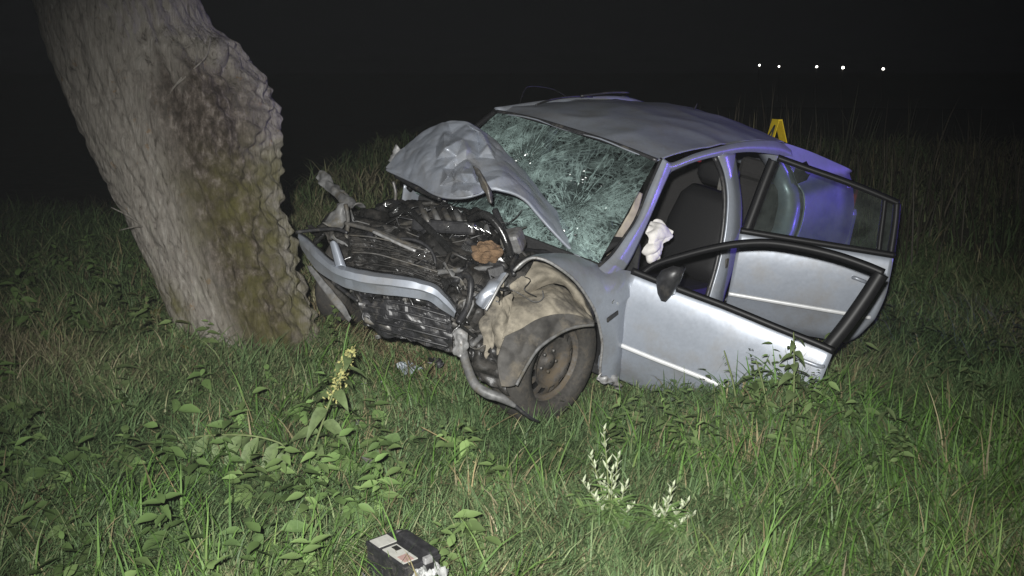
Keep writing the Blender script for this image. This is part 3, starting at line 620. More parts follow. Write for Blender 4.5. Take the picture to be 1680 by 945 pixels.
# ---- floor, sills, bulkheads, far side
box('floor_pan', (-1.98, 0, .24), (2.8, 1.5, .06), CARPET, CAR, bv=.01)
box('sill', (-1.45, .765, .285), (1.75, .10, .13), PAINT, CAR, bv=.03)
box('sill', (-1.45, -.765, .285), (1.75, .10, .13), PAINT, CAR, bv=.03)
box('bulkhead', (-.52, 0, .56), (.05, 1.36, .62), CARPET, CAR, bv=.01)
rd = [[(x, -.80 - .02 * math.sin(z * 3), z) for x in np.linspace(-.5, -2.6, 8)] for z in (.90, .75, .55, .35, .27)]
dr = sheet('door_skin', rd, 30, 16, PAINT, .01, kind='A')
for x0, x1 in ((-1.74, -1.70), (-2.52, -2.42)):
    tube('far_pillar', [(x0, -.75, .88), (x1, -.60, 1.33)], .03, PAINT, CAR, 8)
tube('roof_rail', [(-1.04, -.60, 1.35), (-1.7, -.60, 1.355), (-2.3, -.585, 1.325), (-2.62, -.58, 1.26)], .03, PAINT, CAR, 8, 20)
# far front door sprung open, its frame just above the roof line
fd = [L(846, 185, 7.35), L(853, 168, 7.42), L(860, 148, 7.48), L(868, 142, 7.52), L(890, 143, 7.6), L(915, 150, 7.68), L(945, 172, 7.75), L(962, 200, 7.78)]
far = tube('door_frame', fd, .005, TRIM, CAR, 8, 60, 'dark window frame of the far door above the roof')
# ---- cabin: dash, wheel, seats
da = sheet('dashboard', [[(-.55, y, .92) for y in (-.66, 0, .66)], [(-.78, y, .93) for y in (-.66, 0, .66)], [(-.93, y, .86) for y in (-.66, 0, .66)], [(-.92, y, .60) for y in (-.66, 0, .66)], [(-.80, y, .40) for y in (-.66, 0, .66)]], 24, 24, CARPET, .02, .03, 5, kind='A')
box('glove_flap', (-.95, -.32, .66), (.03, .42, .16), BLACKP, da, rotm(0, .3, 0), bv=.01)
v, f = [], []
sw_c = np.array((-1.10, .36, .80)); sw_a = np.array((-.86, 0, .50)); sw_u = np.array((0, 1., 0)); sw_v = np.cross(sw_a, sw_u)
ring = [sw_c + .18 * (math.cos(a) * sw_u + math.sin(a) * sw_v) for a in np.linspace(0, 2 * math.pi, 33)]
sw = tube('steering_wheel', ring, .014, BLACKP, CAR, 8, 65)
for a in (0, math.pi, -math.pi / 2): tube('spoke', [sw_c, sw_c + .17 * (math.cos(a) * sw_u + math.sin(a) * sw_v)], .014, BLACKP, sw, 6)
sheet('airbag', [[(1056, 372, 6.80), (1074, 361, 6.84), (1090, 368, 6.86), (1104, 381, 6.85)], [(1058, 381, 6.76), (1076, 378, 6.76), (1090, 384, 6.78), (1102, 391, 6.82)], [(1065, 392, 6.75), (1074, 394, 6.74), (1082, 396, 6.76), (1088, 399, 6.8)], [(1057, 408, 6.75), (1068, 409, 6.73), (1078, 410, 6.75), (1087, 410, 6.8)], [(1054, 414, 6.77), (1064, 424, 6.75), (1075, 424, 6.77), (1084, 420, 6.8)], [(1064, 420, 6.8), (1067, 430, 6.79), (1074, 427, 6.8), (1082, 423, 6.82)]], 40, 60, BAG, .004, .016, 14, 2., label='deflated white driver airbag')
def seat(y, x=-1.78):
    def pill(rows, mat, parent, name):   # rows of (centre, half width, half depth, axis-depth dir)
        V = []
        for c, hw, hd in rows:
            for a in np.linspace(0, 2 * math.pi, 20, endpoint=False):
                ca, sa = math.cos(a), math.sin(a)
                V.append((c[0] + hd * math.copysign(abs(sa) ** .6, sa), c[1] + hw * math.copysign(abs(ca) ** .45, ca), c[2]))
        n = 20; f = [[j * n + k, j * n + (k + 1) % n, (j + 1) * n + (k + 1) % n, (j + 1) * n + k] for j in range(len(rows) - 1) for k in range(n)]
        f += [list(range(n))[::-1], [(len(rows) - 1) * n + k for k in range(n)]]
        return mesh(name, V, f, mat, parent, True)
    s = pill([((x + .02, y, .42), .24, .07), ((x - .01, y, .55), .25, .085), ((x - .06, y, .75), .25, .075), ((x - .11, y, .92), .22, .06), ((x - .13, y, .98), .17, .045)], FABRIC, CAR, 'seat')
    pill([((x - .13, y, 1.02), .10, .04), ((x - .135, y, 1.06), .14, .055), ((x - .14, y, 1.13), .14, .05), ((x - .145, y, 1.18), .09, .03)], FABRIC, s, 'headrest')
    box('seat_cushion', (x + .26, y, .40), (.50, .48, .14), FABRIC, s, rotm(0, -.12, 0), bv=.05)
seat(.42, -1.95); seat(-.38, -2.0)
rs = box('rear_seat', (-2.62, 0, .66), (.16, 1.22, .62), GREYF, CAR, rotm(0, -.28, 0), bv=.06)
box('seat_cushion', (-2.34, 0, .42), (.50, 1.22, .16), GREYF, rs, rotm(0, -.1, 0), bv=.06)
for y in (-.36, .36): box('headrest', (-2.72, y, 1.02), (.09, .26, .14), GREYF, rs, rotm(0, -.2, 0), bv=.04)
# ---- doors
def door(hinge, alpha, belt, hs, offs, label, mould_h, length_mat=PAINT, corner=0.0, taper=None):
    A = math.radians(alpha); n = np.array([math.sin(A), math.cos(A), 0.]); P0 = np.array(hinge)
    def pl(px, py, lean=0., off=0.):
        nn = n + np.array([0, 0, lean]); nn = nn / np.linalg.norm(nn)
        d = CR.T @ np.array([(px - 840) / F, (py - 472.5) / F, 1]); o = P0 + n * off
        return CO + d * ((o - CO) @ nn) / (d @ nn)
    top = cr([pl(*p) for p in belt], 40); b = top[-1] - top[0]; b /= np.linalg.norm(b); dn = np.cross(n, b); dn /= np.linalg.norm(dn)
    if dn[2] > 0: dn = -dn
    rows = []
    for h, o in zip(hs, offs):
        r = top + dn * h + n * o
        if taper: # round the lower trailing corner
            sh = taper(h); r = r[0] + (r - r[0]) * (1 - sh)
        rows.append(r)
    G = loft(rows, 40, 40)
    root = gridmesh('door', G, PAINT, CAR, True, 0, label); solid(root, .035, -1.0)
    # the outer skin must lie on the +n side
    nrm = np.cross(G[0, 1] - G[0, 0], G[1, 0] - G[0, 0])
    if nrm @ n < 0: root.data.flip_normals()
    mr = top + dn * mould_h + n * (np.interp(mould_h, hs, offs) + .006)
    if taper: mr = mr[0] + (mr - mr[0]) * (1 - taper(mould_h) - .03)
    mk = lambda e: mr + dn * e
    gridmesh('moulding', np.array([mk(-.012), mk(-.006) + n * .008, mk(.006) + n * .008, mk(.012)]), WHITET, root, True, .006)
    tr = top + n * .004
    gridmesh('belt_trim', np.array([tr - dn * .022 - n * .01, tr - dn * .018 + n * .006, tr + dn * .004 + n * .006, tr + dn * .008]), TRIM, root, True, .008)
    return root, pl, n, top, dn
FD, pf, nf_, topf, dnf = door((-.62, .84, .5), 71, [(1036, 446), (1107, 474), (1190, 505), (1275, 540), (1340, 566), (1367, 578)],
    [0, .03, .12, .24, .37, .43, .55, .66], [-.03, 0, .026, .042, .048, .034, -.010, -.075], 'open front door with its window frame and mirror', .40)
def framestrip(name, pl, pts, wd, root, n, lean, mat=TRIM, off=0.):
    P = cr([pl(x, y, lean, off) for x, y in pts], 50); T_ = np.gradient(P, axis=0); T_ /= np.linalg.norm(T_, axis=1)[:, None]
    s = np.cross(T_, n); s /= np.linalg.norm(s, axis=1)[:, None]
    ww = np.interp(np.linspace(0, 1, 50), np.linspace(0, 1, len(wd)), wd)[:, None] / 2
    G = np.array([P - s * ww - n * .012, P - s * ww * .8 + n * .008, P + s * ww * .8 + n * .008, P + s * ww - n * .012])
    return gridmesh(name, G, mat, root, True, .018)
ff = framestrip('window_frame', pf, [(1052, 450), (1075, 434), (1116, 421), (1163, 409), (1209, 401), (1261, 399), (1317, 407), (1372, 420), (1419, 436), (1450, 449)], [.014, .020, .026, .028, .028], FD, nf_, .36)
framestrip('frame_post', pf, [(1446, 449), (1420, 490), (1388, 535), (1356, 574)], [.062, .064, .064, .06], FD, nf_, .36, TRIM, .004)
# mirror on the front door
mc = pf(1097, 466, 0, .10)
V = []
rings = [((1113, 438), 8), ((1102, 448), 18), ((1096, 460), 20), ((1092, 472), 16), ((1089, 484), 11), ((1088, 494), 4)]
for (x, y), hw in rings:
    for a in np.linspace(0, 2 * math.pi, 14, endpoint=False):
        V.append(pf(x + hw * math.cos(a) * .95, y + hw * math.cos(a) * .25, 0, .10 + .045 * math.sin(a) * hw / 17))
n_ = 14
mo = mesh('mirror', V, [[j * n_ + k, j * n_ + (k + 1) % n_, (j + 1) * n_ + (k + 1) % n_, (j + 1) * n_ + k] for j in range(5) for k in range(n_)] + [list(range(n_))[::-1], [5 * n_ + k for k in range(n_)]], BLACKP, FD, True)
tube('mirror_arm', [pf(1120, 440, 0, .02), pf(1114, 448, 0, .09)], .018, BLACKP, FD, 8)
sheet('mirror_glass', [[pf(1107, 482, 0, .07), pf(1116, 462, 0, .06), pf(1122, 446, 0, .05)], [pf(1102, 484, 0, .10), pf(1110, 466, 0, .10), pf(1118, 450, 0, .09)]], 8, 4, CHROME, .003, kind='A', parent=FD)
tube('door_handle', [topf[33] + dnf * .09 + nf_ * .02, topf[34] + dnf * .088 + nf_ * .045, topf[37] + dnf * .085 + nf_ * .045, topf[38] + dnf * .085 + nf_ * .02], .011, PAINT, FD, 8, 14)
RD, pr_, nr_, topr, dnr = door((-1.72, .82, .5), 60, [(1214, 380), (1300, 394), (1400, 410), (1468, 421)],
    [0, .03, .12, .24, .37, .43, .55, .62], [-.03, 0, .026, .042, .048, .034, -.010, -.075], 'open rear door with glass still in its frame', .385, taper=lambda h: .004 + .16 * max(0, (h - .18) / .44) ** 2)
framestrip('window_frame', pr_, [(1276, 259), (1326, 277), (1375, 294), (1425, 313), (1474, 334)], [.024, .024, .024], RD, nr_, .36)
framestrip('frame_post', pr_, [(1270, 263), (1255, 300), (1240, 340), (1226, 377)], [.055, .055, .055], RD, nr_, .36, TRIM, .004)
framestrip('frame_post', pr_, [(1472, 334), (1470, 360), (1466, 390), (1462, 416)], [.03, .03, .035], RD, nr_, .36, TRIM, .004)
framestrip('window_divider', pr_, [(1452, 328), (1449, 355), (1445, 385), (1442, 411)], [.018, .018, .018], RD, nr_, .36, TRIM, .002)
gl = sheet('window_glass', [[pr_(1272, 262, .36, -.008), pr_(1375, 297, .36, -.006), pr_(1473, 336, .36, -.008)], [pr_(1228, 377, .36, -.008), pr_(1340, 397, .36, -.006), pr_(1464, 415, .36, -.008)]], 20, 12, GLASS, 0, kind='A', parent=RD)
hd = pr_(1411, 459, 0, .03)
tube('door_handle', [pr_(1399, 455, 0, .02), pr_(1403, 456, 0, .05), pr_(1416, 461, 0, .05), pr_(1421, 463, 0, .02)], .012, PAINT, RD, 8, 14)
# ---- bonnet folded up into a tent
ridge = [(633, 275, 6.75), (662, 243, 6.78), (700, 213, 6.75), (735, 199, 6.70), (765, 200, 6.65), (789, 213, 6.62), (814, 232, 6.60), (836, 258, 6.55), (865, 287, 6.50), (887, 317, 6.46), (912, 347, 6.43), (938, 381, 6.40), (963, 407, 6.37), (988, 432, 6.33)]
front = [(634, 277, 6.74), (660, 289, 6.60), (690, 303, 6.42), (715, 318, 6.27), (740, 323, 6.17), (765, 322, 6.12), (785, 317, 6.12), (800, 309, 6.14), (823, 311, 6.15), (858, 324, 6.18), (887, 356, 6.22), (919, 391, 6.25), (947, 417, 6.28), (978, 436, 6.31)]
R1 = cr(ridge, 150); R2 = cr(front, 150); nv = 60
Gp = np.zeros((nv, 150, 3))
def seg_d(x, y, a, b):
    a = np.array(a); b = np.array(b); t = np.clip(((x - a[0]) * (b[0] - a[0]) + (y - a[1]) * (b[1] - a[1])) / ((b - a) @ (b - a)), 0, 1)
    return np.hypot(x - a[0] - t * (b[0] - a[0]), y - a[1] - t * (b[1] - a[1]))
from mathutils.geometry import delaunay_2d_cdt
fold = [(729, 218, -.03), (716, 241, 0), (716, 262, .01), (730, 243, -.085), (744, 277, .06), (749, 256, .0), (742, 221, .04), (782, 216, 0), (786, 235, .06), (785, 258, .07), (777, 272, .05), (765, 245, -.03), (747, 274, .06), (788, 218, -.03), (815, 234, 0), (800, 240, -.04),
        (728, 277, -.01), (735, 290, -.07), (722, 305, 0), (716, 318, 0), (745, 295, .04), (757, 284, -.06), (762, 300, .03), (752, 312, -.05), (775, 285, -.06), (782, 300, -.02), (770, 314, -.06), (790, 290, .06), (800, 300, -.01), (795, 312, 0), (740, 318, -.01), (765, 262, .02), (760, 228, -.02),
        (700, 235, 0), (690, 262, -.02), (700, 285, 0), (690, 300, 0), (735, 203, 0), (765, 204, 0), (830, 265, -.015), (812, 262, .02), (822, 290, -.02), (815, 308, 0), (860, 300, 0), (870, 340, 0), (660, 250, 0), (660, 285, 0), (620, 275, 0), (720, 180, 0), (850, 200, 0), (1000, 300, 0), (1000, 440, 0), (900, 400, 0), (800, 345, 0), (700, 340, 0)]
_, _, ftri, _, _, _ = delaunay_2d_cdt([Vector(p[:2]) for p in fold], [], [], 0, 1e-6)
FP = np.array(fold)
def fold_at(x, y):
    out = np.zeros_like(x)
    for t in ftri:
        A3, B3, C3 = FP[t[0]], FP[t[1]], FP[t[2]]; det = (B3[1] - C3[1]) * (A3[0] - C3[0]) + (C3[0] - B3[0]) * (A3[1] - C3[1])
        if abs(det) < 1e-9: continue
        l1 = ((B3[1] - C3[1]) * (x - C3[0]) + (C3[0] - B3[0]) * (y - C3[1])) / det; l2 = ((C3[1] - A3[1]) * (x - C3[0]) + (A3[0] - C3[0]) * (y - C3[1])) / det; l3 = 1 - l1 - l2
        k_ = (l1 >= -1e-6) & (l2 >= -1e-6) & (l3 >= -1e-6); out[k_] = (l1 * A3[2] + l2 * B3[2] + l3 * C3[2])[k_]
    return out
R1 = cr(ridge, 260); R2 = cr(front, 260); nv = 110; Gp = np.zeros((nv, 260, 3))
for j in range(nv):
    t = j / (nv - 1); P = R1 * (1 - t) + R2 * t
    d = P[:, 2] - math.sin(math.pi * t) * .07 * np.clip((P[:, 0] - 640) / 60, 0, 1) * np.clip((930 - P[:, 0]) / 110, .12, 1) + fold_at(P[:, 0], P[:, 1]) * 1.25
    Gp[j] = np.array([L(P[i, 0], P[i, 1], d[i]) for i in range(260)])
Gp = crumple(Gp, .005, 10, 5.)
HOOD = gridmesh('bonnet', Gp, PAINT, CAR, True, .006, 'silver bonnet folded up and crumpled'); HOOD.data.set_sharp_from_angle(angle=math.radians(24))
ed = cr(front, 60); tube('bonnet_edge', [L(p[0], p[1] + 1, p[2] + .004) for p in ed[::3]], .010, PAINT, HOOD, 6, 60)
sheet('torn_flap', [[(776, 272, 6.08), (783, 290, 6.04), (792, 310, 6.02), (802, 330, 6.02)], [(784, 276, 6.05), (792, 292, 6.0), (801, 310, 5.99), (806, 334, 6.0)], [(788, 284, 6.09), (798, 298, 6.06), (806, 314, 6.05), (809, 331, 6.04)]], 20, 10, STEEL, .004, .008, 20, parent=HOOD)
# underside frame of the bonnet
tube('bonnet_brace', [L(650, 288, 6.72), L(690, 312, 6.5), L(722, 326, 6.34)], .014, BLACKP, HOOD, 8, 20)
tube('bonnet_stay', [L(645, 298, 6.72), L(649, 318, 6.72), L(646, 345, 6.7)], .010, STEEL, CAR, 8, 14)
# ---- front wing with torn arch
A_ = [(842, 444, .66), (855, 431, .68), (875, 422, .70), (892, 426, .74), (916, 439, .78), (943, 461, .81), (963, 488, .83), (977, 515, .84), (985, 549, .845), (987, 570, .845), (984, 597, .84), (983, 622, .83)]
B_ = [(848, 438, .60), (862, 425, .61), (882, 418, .62), (909, 416, .64), (943, 419, .67), (967, 429, .70), (1000, 441, .74), (1038, 448, .80), (1041, 478, .835), (1029, 490, .845), (1024, 515, .85), (1024, 563, .85), (1019, 597, .845), (1013, 638, .83)]
Ar = cr(YR(A_), 60); Br = cr(YR(B_), 60); Mr = Ar * .45 + Br * .55 + np.array([0, .022, .004])
WING = gridmesh('front_wing', crumple(loft([Ar, Mr, Br], 80, 30), 0.003, 6, 3.), PAINT, CAR, True, .006, 'crumpled silver front wing above the exposed wheel')
tube('arch_lip', [p + np.array([0, .004, 0]) for p in Ar[::3]], .008, RAW, WING, 6, 50)
sheet('torn_flap', [[(983, 612, .835), (988, 618, .845), (1002, 616, .85), (1014, 612, .845)], [(981, 622, .85), (990, 630, .87), (1004, 628, .875), (1012, 640, .86)]], 16, 8, RAW, .005, .03, 22, kind='Y', parent=WING)
box('indicator_lamp', on(1005, 519, 'y', .868), (.095, .010, .028), BLACKP, WING, rotm(0, .28, 0), bv=.004)
for k, (x, y) in enumerate(((1006, 495), (1014, 498))): box('emblem', on(x, y, 'y', .862), (.022, .006, .016), CHROME, WING, rotm(0, .5 * (-1) ** k, 0), bv=.003)
# torn leading edge of the wing
sheet('wing_fragment', [[(832, 450, 5.78), (820, 466, 5.74), (808, 488, 5.72), (797, 508, 5.72)], [(822, 450, 5.80), (806, 466, 5.76), (794, 480, 5.74), (788, 504, 5.74)], [(806, 462, 5.86), (790, 474, 5.82), (782, 484, 5.80), (779, 488, 5.80)]], 24, 12, PAINT, .005, .02, 12, label='torn silver blade of the front wing')
sheet('wing_fragment', [[(782, 482, 5.79), (770, 492, 5.76), (762, 505, 5.75), (757, 515, 5.75)], [(776, 482, 5.82), (764, 490, 5.79), (757, 502, 5.78), (754, 512, 5.78)]], 12, 6, RAW, .005, .008, 20)
tube('wing_edge', [L(833, 449, 5.76), L(821, 466, 5.72), L(809, 488, 5.70), L(797, 509, 5.70)], .007, RAW, CAR, 6, 20)
# ---- wheel-arch liner
sheet('arch_liner', [[(838, 452, 5.98), (862, 432, 6.02), (892, 430, 6.08), (925, 449, 6.12), (955, 484, 6.16), (974, 522, 6.18)],
    [(836, 470, 5.90), (866, 462, 5.92), (900, 450, 5.97), (930, 462, 6.03), (955, 492, 6.08), (973, 526, 6.12)],
    [(842, 486, 5.98), (870, 480, 6.0), (903, 466, 6.04), (930, 472, 6.08), (953, 500, 6.1), (972, 530, 6.13)]], 50, 24, LINER, .005, .010, 9, 1., label='mud-caked beige roll of the arch liner')
sheet('arch_liner', [[(846, 482, 6.03), (880, 474, 6.06), (915, 468, 6.10), (945, 490, 6.13), (970, 522, 6.16)],
    [(840, 500, 5.870), (872, 492, 5.890), (908, 482, 5.930), (943, 500, 5.980), (973, 526, 6.020)],
    [(836, 520, 5.800), (868, 510, 5.820), (903, 498, 5.870), (942, 508, 5.920), (974, 527, 5.970)],
    [(824, 556, 5.730), (850, 544, 5.750), (886, 524, 5.810), (930, 518, 5.870), (975, 528, 5.930)]], 60, 40, LINER, .005, .007, 15, 9., label='mud-caked sheet of the arch liner')
sheet('arch_liner', [[(828, 552, 5.725), (852, 541, 5.745), (888, 521, 5.805), (931, 515, 5.865), (975, 526, 5.925)],
    [(816, 592, 5.700), (842, 582, 5.710), (876, 556, 5.760), (922, 535, 5.840), (975, 530, 5.910)],
    [(822, 634, 5.690), (848, 629, 5.710), (876, 580, 5.760), (918, 547, 5.830), (974, 534, 5.910)]], 60, 36, LINERD, .005, .012, 10, 3., label='dirty grey liner flange hanging over the wheel')
tube('liner_edge', [L(847, 632, 5.69), L(862, 604, 5.72), L(876, 581, 5.75), L(890, 566, 5.77), L(918, 547, 5.82), L(945, 536, 5.87), L(974, 533, 5.91)], .009, GREYP, CAR, 6, 40)
sheet('arch_liner', [[(812, 500, 5.84), (826, 488, 5.84), (842, 480, 5.9)], [(806, 530, 5.80), (822, 520, 5.78), (840, 508, 5.86)], [(812, 560, 5.78), (826, 556, 5.76), (842, 540, 5.84)], [(816, 582, 5.80), (828, 574, 5.78), (838, 562, 5.84)]], 20, 30, LINER, .004, .016, 16, 6., label='pale muddy tatter of the liner')
sheet('inner_panel', [[(797, 506, 5.84), (806, 480, 5.84), (828, 458, 5.86)], [(792, 545, 5.82), (804, 520, 5.80), (822, 495, 5.82)], [(796, 590, 5.82), (806, 575, 5.80), (816, 560, 5.82)]], 16, 24, LINER, .005, .03, 14, 4.)
sheet('inner_panel', [[(770, 545, 5.86), (795, 540, 5.84), (815, 560, 5.84)], [(772, 585, 5.84), (800, 590, 5.82), (822, 605, 5.82)], [(785, 625, 5.86), (810, 635, 5.84), (836, 650, 5.84)]], 16, 20, DARKP, .006, .05, 12, 8.)
# ---- wheels
def wheel(c, ax, label=None, sc=1.):
    w_ = bpy.data.objects.new('wheel', None)
    V, Fc = lathe([(.198, -.09), (.235, -.098), (.275, -.095), (.300, -.075), (.312, -.045), (.314, 0), (.312, .045), (.300, .075), (.275, .095), (.235, .098), (.198, .09), (.192, .06), (.192, -.06), (.198, -.09)], (0, 0, 0), ax, 64)
    ty = mesh('wheel', V, Fc, RUBBER, CAR, True, label); ty.location = tuple(c); ty.scale = (sc, sc, sc)
    bpy.data.objects.remove(w_)
    # tread blocks round the crown of the tyre
    hole = lambda j, k: j == 5 and k % 6 < 3
    V, Fc = lathe([(.204, .088), (.206, .078), (.196, .070), (.188, .03), (.176, .022), (.160, .040), (.128, .048), (.112, .044), (.100, .020), (.078, .014), (.040, .016), (.034, .036), (.004, .038)], (0, 0, 0), ax, 72, hole)
    mesh('rim', V, Fc, RIMM, ty, True)
    V, Fc = lathe([(.19, -.02), (.15, -.02), (.02, -.02)], (0, 0, 0), ax, 32); mesh('brake_disc', V, Fc, WETB, ty, True)
    a = np.array(ax) / np.linalg.norm(ax); u = np.cross(a, (0, 0, 1.)); u /= np.linalg.norm(u); v2 = np.cross(a, u)
    for k in range(5):
        p = a * .016 + .056 * (math.cos(k * 1.2566 + .4) * u + math.sin(k * 1.2566 + .4) * v2)
        tube('wheel_bolt', [p, p + a * .014], .009, STEEL, ty, 6)
    return ty
wheel(on(894, 590, 'y', .665), (.02, 1, .03), 'muddy bare steel front wheel', 1.10)
wheel((-2.56, .72, .33), (0, 1, 0)); wheel((-2.56, -.72, .33), (0, -1, 0)); wheel((-.05, -.70, .45), (.3, -1, .1))
# ---- bumper bar torn across the nose
bu = [(489, 384, 6.08), (504, 394, 5.98), (522, 411, 5.86), (546, 431, 5.76), (572, 440, 5.70), (605, 447, 5.66), (645, 452, 5.62), (685, 459, 5.60), (715, 470, 5.60), (735, 489, 5.62), (748, 506, 5.64)]
bl_ = [(493, 402, 6.08), (506, 425, 5.97), (528, 449, 5.86), (562, 469, 5.76), (590, 477, 5.70), (621, 482, 5.66), (650, 485, 5.62), (680, 488, 5.60), (706, 494, 5.60), (728, 508, 5.62), (745, 521, 5.64)]
b0 = [(p[0] + 3, p[1] - 3, p[2] + .06) for p in bu]
bmid = [((a[0] + b[0]) / 2 - 1, (a[1] * .62 + b[1] * .38), a[2] - .035) for a, b in zip(bu, bl_)]
bu2 = [(p[0], p[1] + 6, p[2] - .045) for p in bu]
bmid2 = [((a[0] + b[0]) / 2, (a[1] * .50 + b[1] * .50), a[2] - .050) for a, b in zip(bu, bl_)]
bmid3 = [(p[0], p[1] + 2, p[2] + .018) for p in bmid2]
b9 = [(p[0] + 2, p[1] + 1, p[2] + .05) for p in bl_]
BUMP = sheet('bumper', [b0, bu, bu2, bmid2, bmid3, bl_, b9], 90, 0, PAINT, .005, .004, 9, 2., label='torn silver bumper bar bent across the smashed nose')
BUMP.data.set_sharp_from_angle(angle=math.radians(22))
sheet('bumper_prong', [[(541, 398, 5.74), (545, 415, 5.73), (551, 438, 5.72)], [(547, 395, 5.71), (553, 412, 5.70), (560, 436, 5.69)], [(554, 400, 5.74), (560, 416, 5.73), (568, 438, 5.72)]], 12, 8, PAINT, .006, parent=BUMP)
tube('bumper_trim', [L(486, 381, 6.12), L(520, 377, 6.1), L(552, 376, 6.05), L(570, 382, 6.02)], .010, BLACKP, CAR, 6, 20)
sheet('lower_trim', [[(503, 436, 5.95), (520, 462, 5.9), (545, 496, 5.84), (573, 528, 5.80)], [(511, 436, 5.93), (533, 462, 5.88), (556, 490, 5.83), (577, 522, 5.79)]], 24, 6, GREYP, .008, .012, 8, label='long grey plastic strip hanging by the trunk')
tube('lower_trim', [L(545, 462, 5.85), L(575, 486, 5.78), L(588, 494, 5.76)], .010, BLACKP, CAR, 6, 12)
sheet('scuttle', [[(830, 400, 6.46), (880, 410, 6.43), (950, 416, 6.38)], [(850, 425, 6.34), (890, 428, 6.33), (955, 432, 6.33)], [(860, 450, 6.3), (900, 455, 6.3), (960, 460, 6.34)]], 24, 12, BLACKP, .01, .02, 9, 3.)
# ---- engine bay mass
er = [[(505, 376, 6.5), (590, 350, 6.72), (670, 330, 6.75), (740, 335, 6.7), (800, 352, 6.55), (842, 412, 6.42)],
      [(522, 386, 6.3), (600, 372, 6.36), (680, 366, 6.38), (750, 375, 6.35), (805, 398, 6.3), (862, 425, 6.28)],
      [(548, 402, 6.1), (620, 405, 6.06), (700, 415, 6.02), (770, 430, 6.0), (830, 440, 6.0), (872, 440, 6.04)],
      [(575, 440, 5.92), (650, 455, 5.86), (700, 462, 5.82), (740, 482, 5.82), (775, 502, 5.84), (806, 512, 5.88)],
      [(585, 486, 5.86), (650, 500, 5.82), (700, 520, 5.82), (745, 540, 5.82), (772, 560, 5.86), (795, 572, 5.9)],
      [(600, 530, 5.92), (650, 545, 5.88), (700, 560, 5.86), (745, 575, 5.86), (772, 590, 5.9), (800, 610, 5.95)]]
EG = loft([LR(r) for r in er], 150, 110); EG0 = EG.copy()
EG = crumple(EG, .05, 5, 7.); EG = crumple(EG, .010, 30, 2.)
gridmesh('engine_block', EG, DARKP, CAR, True, .01, 'crushed black engine bay')
box('engine_core', (-.18, 0, .55), (.42, .9, .34), WETB, CAR, bv=.04)
sheet('radiator', [[(572, 388, 6.02), (640, 398, 5.95), (705, 412, 5.88)], [(580, 425, 5.86), (650, 440, 5.78), (722, 462, 5.74)], [(588, 452, 5.80), (655, 462, 5.74), (735, 494, 5.70)]], 60, 30, DARKP, .012, .03, 14, 3., label='crumpled black radiator behind the bumper bar', smooth=False)
sheet('lower_grille', [[(588, 482, 5.80), (660, 494, 5.72), (738, 514, 5.70)], [(596, 514, 5.80), (670, 532, 5.74), (742, 548, 5.71)], [(622, 548, 5.84), (680, 560, 5.78), (742, 578, 5.75)]], 50, 24, BLACKP, .010, .025, 11, 6., smooth=False)
for k in range(5):   # louvres in the lower grille
    a = .12 + .17 * k
    tube('grille_bar', [L(592 + 8 * k, 488 + 13 * k, 5.77), L(664 + 3 * k, 500 + 13.5 * k, 5.70), L(736, 519 + 12.5 * k, 5.68)], .006, BLACKP, CAR, 6, 14)
tube('crossmember', [L(566, 366, 6.12), L(612, 378, 6.02), L(652, 394, 5.94), L(690, 408, 5.88)], .012, STEEL, CAR, 6, 20)
tube('crossmember', [L(612, 380, 5.97), L(650, 398, 5.88), L(682, 412, 5.84)], .009, RAW, CAR, 6, 14)
sheet('headlamp_bracket', [[(528, 366, 6.2), (544, 350, 6.2), (556, 336, 6.2)], [(540, 372, 6.16), (552, 362, 6.15), (567, 334, 6.16)], [(556, 380, 6.18), (564, 372, 6.16), (570, 352, 6.17)]], 16, 16, GREYP, .006, .03, 14, 2.)
tube('headlamp_bracket', [L(567, 335, 6.14), L(571, 360, 6.12), L(568, 392, 6.08)], .012, STEEL, CAR, 6, 12)
sheet('inner_wing', [[(517, 290, 6.95), (524, 280, 6.95), (532, 283, 6.95)], [(528, 306, 6.9), (540, 298, 6.88), (548, 300, 6.9)], [(548, 322, 6.8), (560, 316, 6.78), (568, 318, 6.8)], [(570, 345, 6.7), (585, 338, 6.66), (596, 345, 6.7)]], 14, 30, GREYP, .008, .03, 12, 1., label='torn far inner wing sticking up')
sheet('wing_shard', [[(637, 264, 6.82), (644, 250, 6.82), (650, 236, 6.82)], [(643, 266, 6.80), (651, 254, 6.79), (655, 242, 6.8)], [(652, 262, 6.83), (657, 256, 6.83), (661, 250, 6.83)]], 10, 10, RAW, .005, .015, 20)
sheet('air_box', [[(776, 408, 6.0), (788, 398, 6.0), (804, 395, 6.0), (818, 403, 6.02)], [(778, 418, 5.95), (792, 411, 5.93), (806, 409, 5.93), (820, 414, 5.97)], [(788, 432, 5.95), (797, 430, 5.94), (808, 428, 5.94), (820, 424, 5.98)]], 26, 18, RUST, .02, .04, 19, 4., label='rust-brown torn foam lump in the engine bay', smooth=False)
tube('drain_pipe', [L(760, 577, 5.68), L(766, 601, 5.64), L(779, 630, 5.60), L(799, 645, 5.58), L(822, 653, 5.58), L(848, 668, 5.6)], [.022, .023, .024, .026, .022, .008], GREYP, CAR, 10, 40, 'grey pipe hanging down before the wheel')
sheet('towing_bracket', [[(744, 545, 5.70), (752, 540, 5.68), (766, 548, 5.68)], [(746, 560, 5.66), (756, 560, 5.63), (768, 562, 5.66)], [(746, 582, 5.68), (756, 586, 5.65), (764, 578, 5.68)]], 14, 16, RAW, .008, .02, 18, 4.)
tube('drip_rail', [L(800, 640, 5.6), L(830, 655, 5.59), L(868, 684, 5.62), L(884, 692, 5.68)], [.010, .012, .010, .006], BLACKP, CAR, 6, 16)
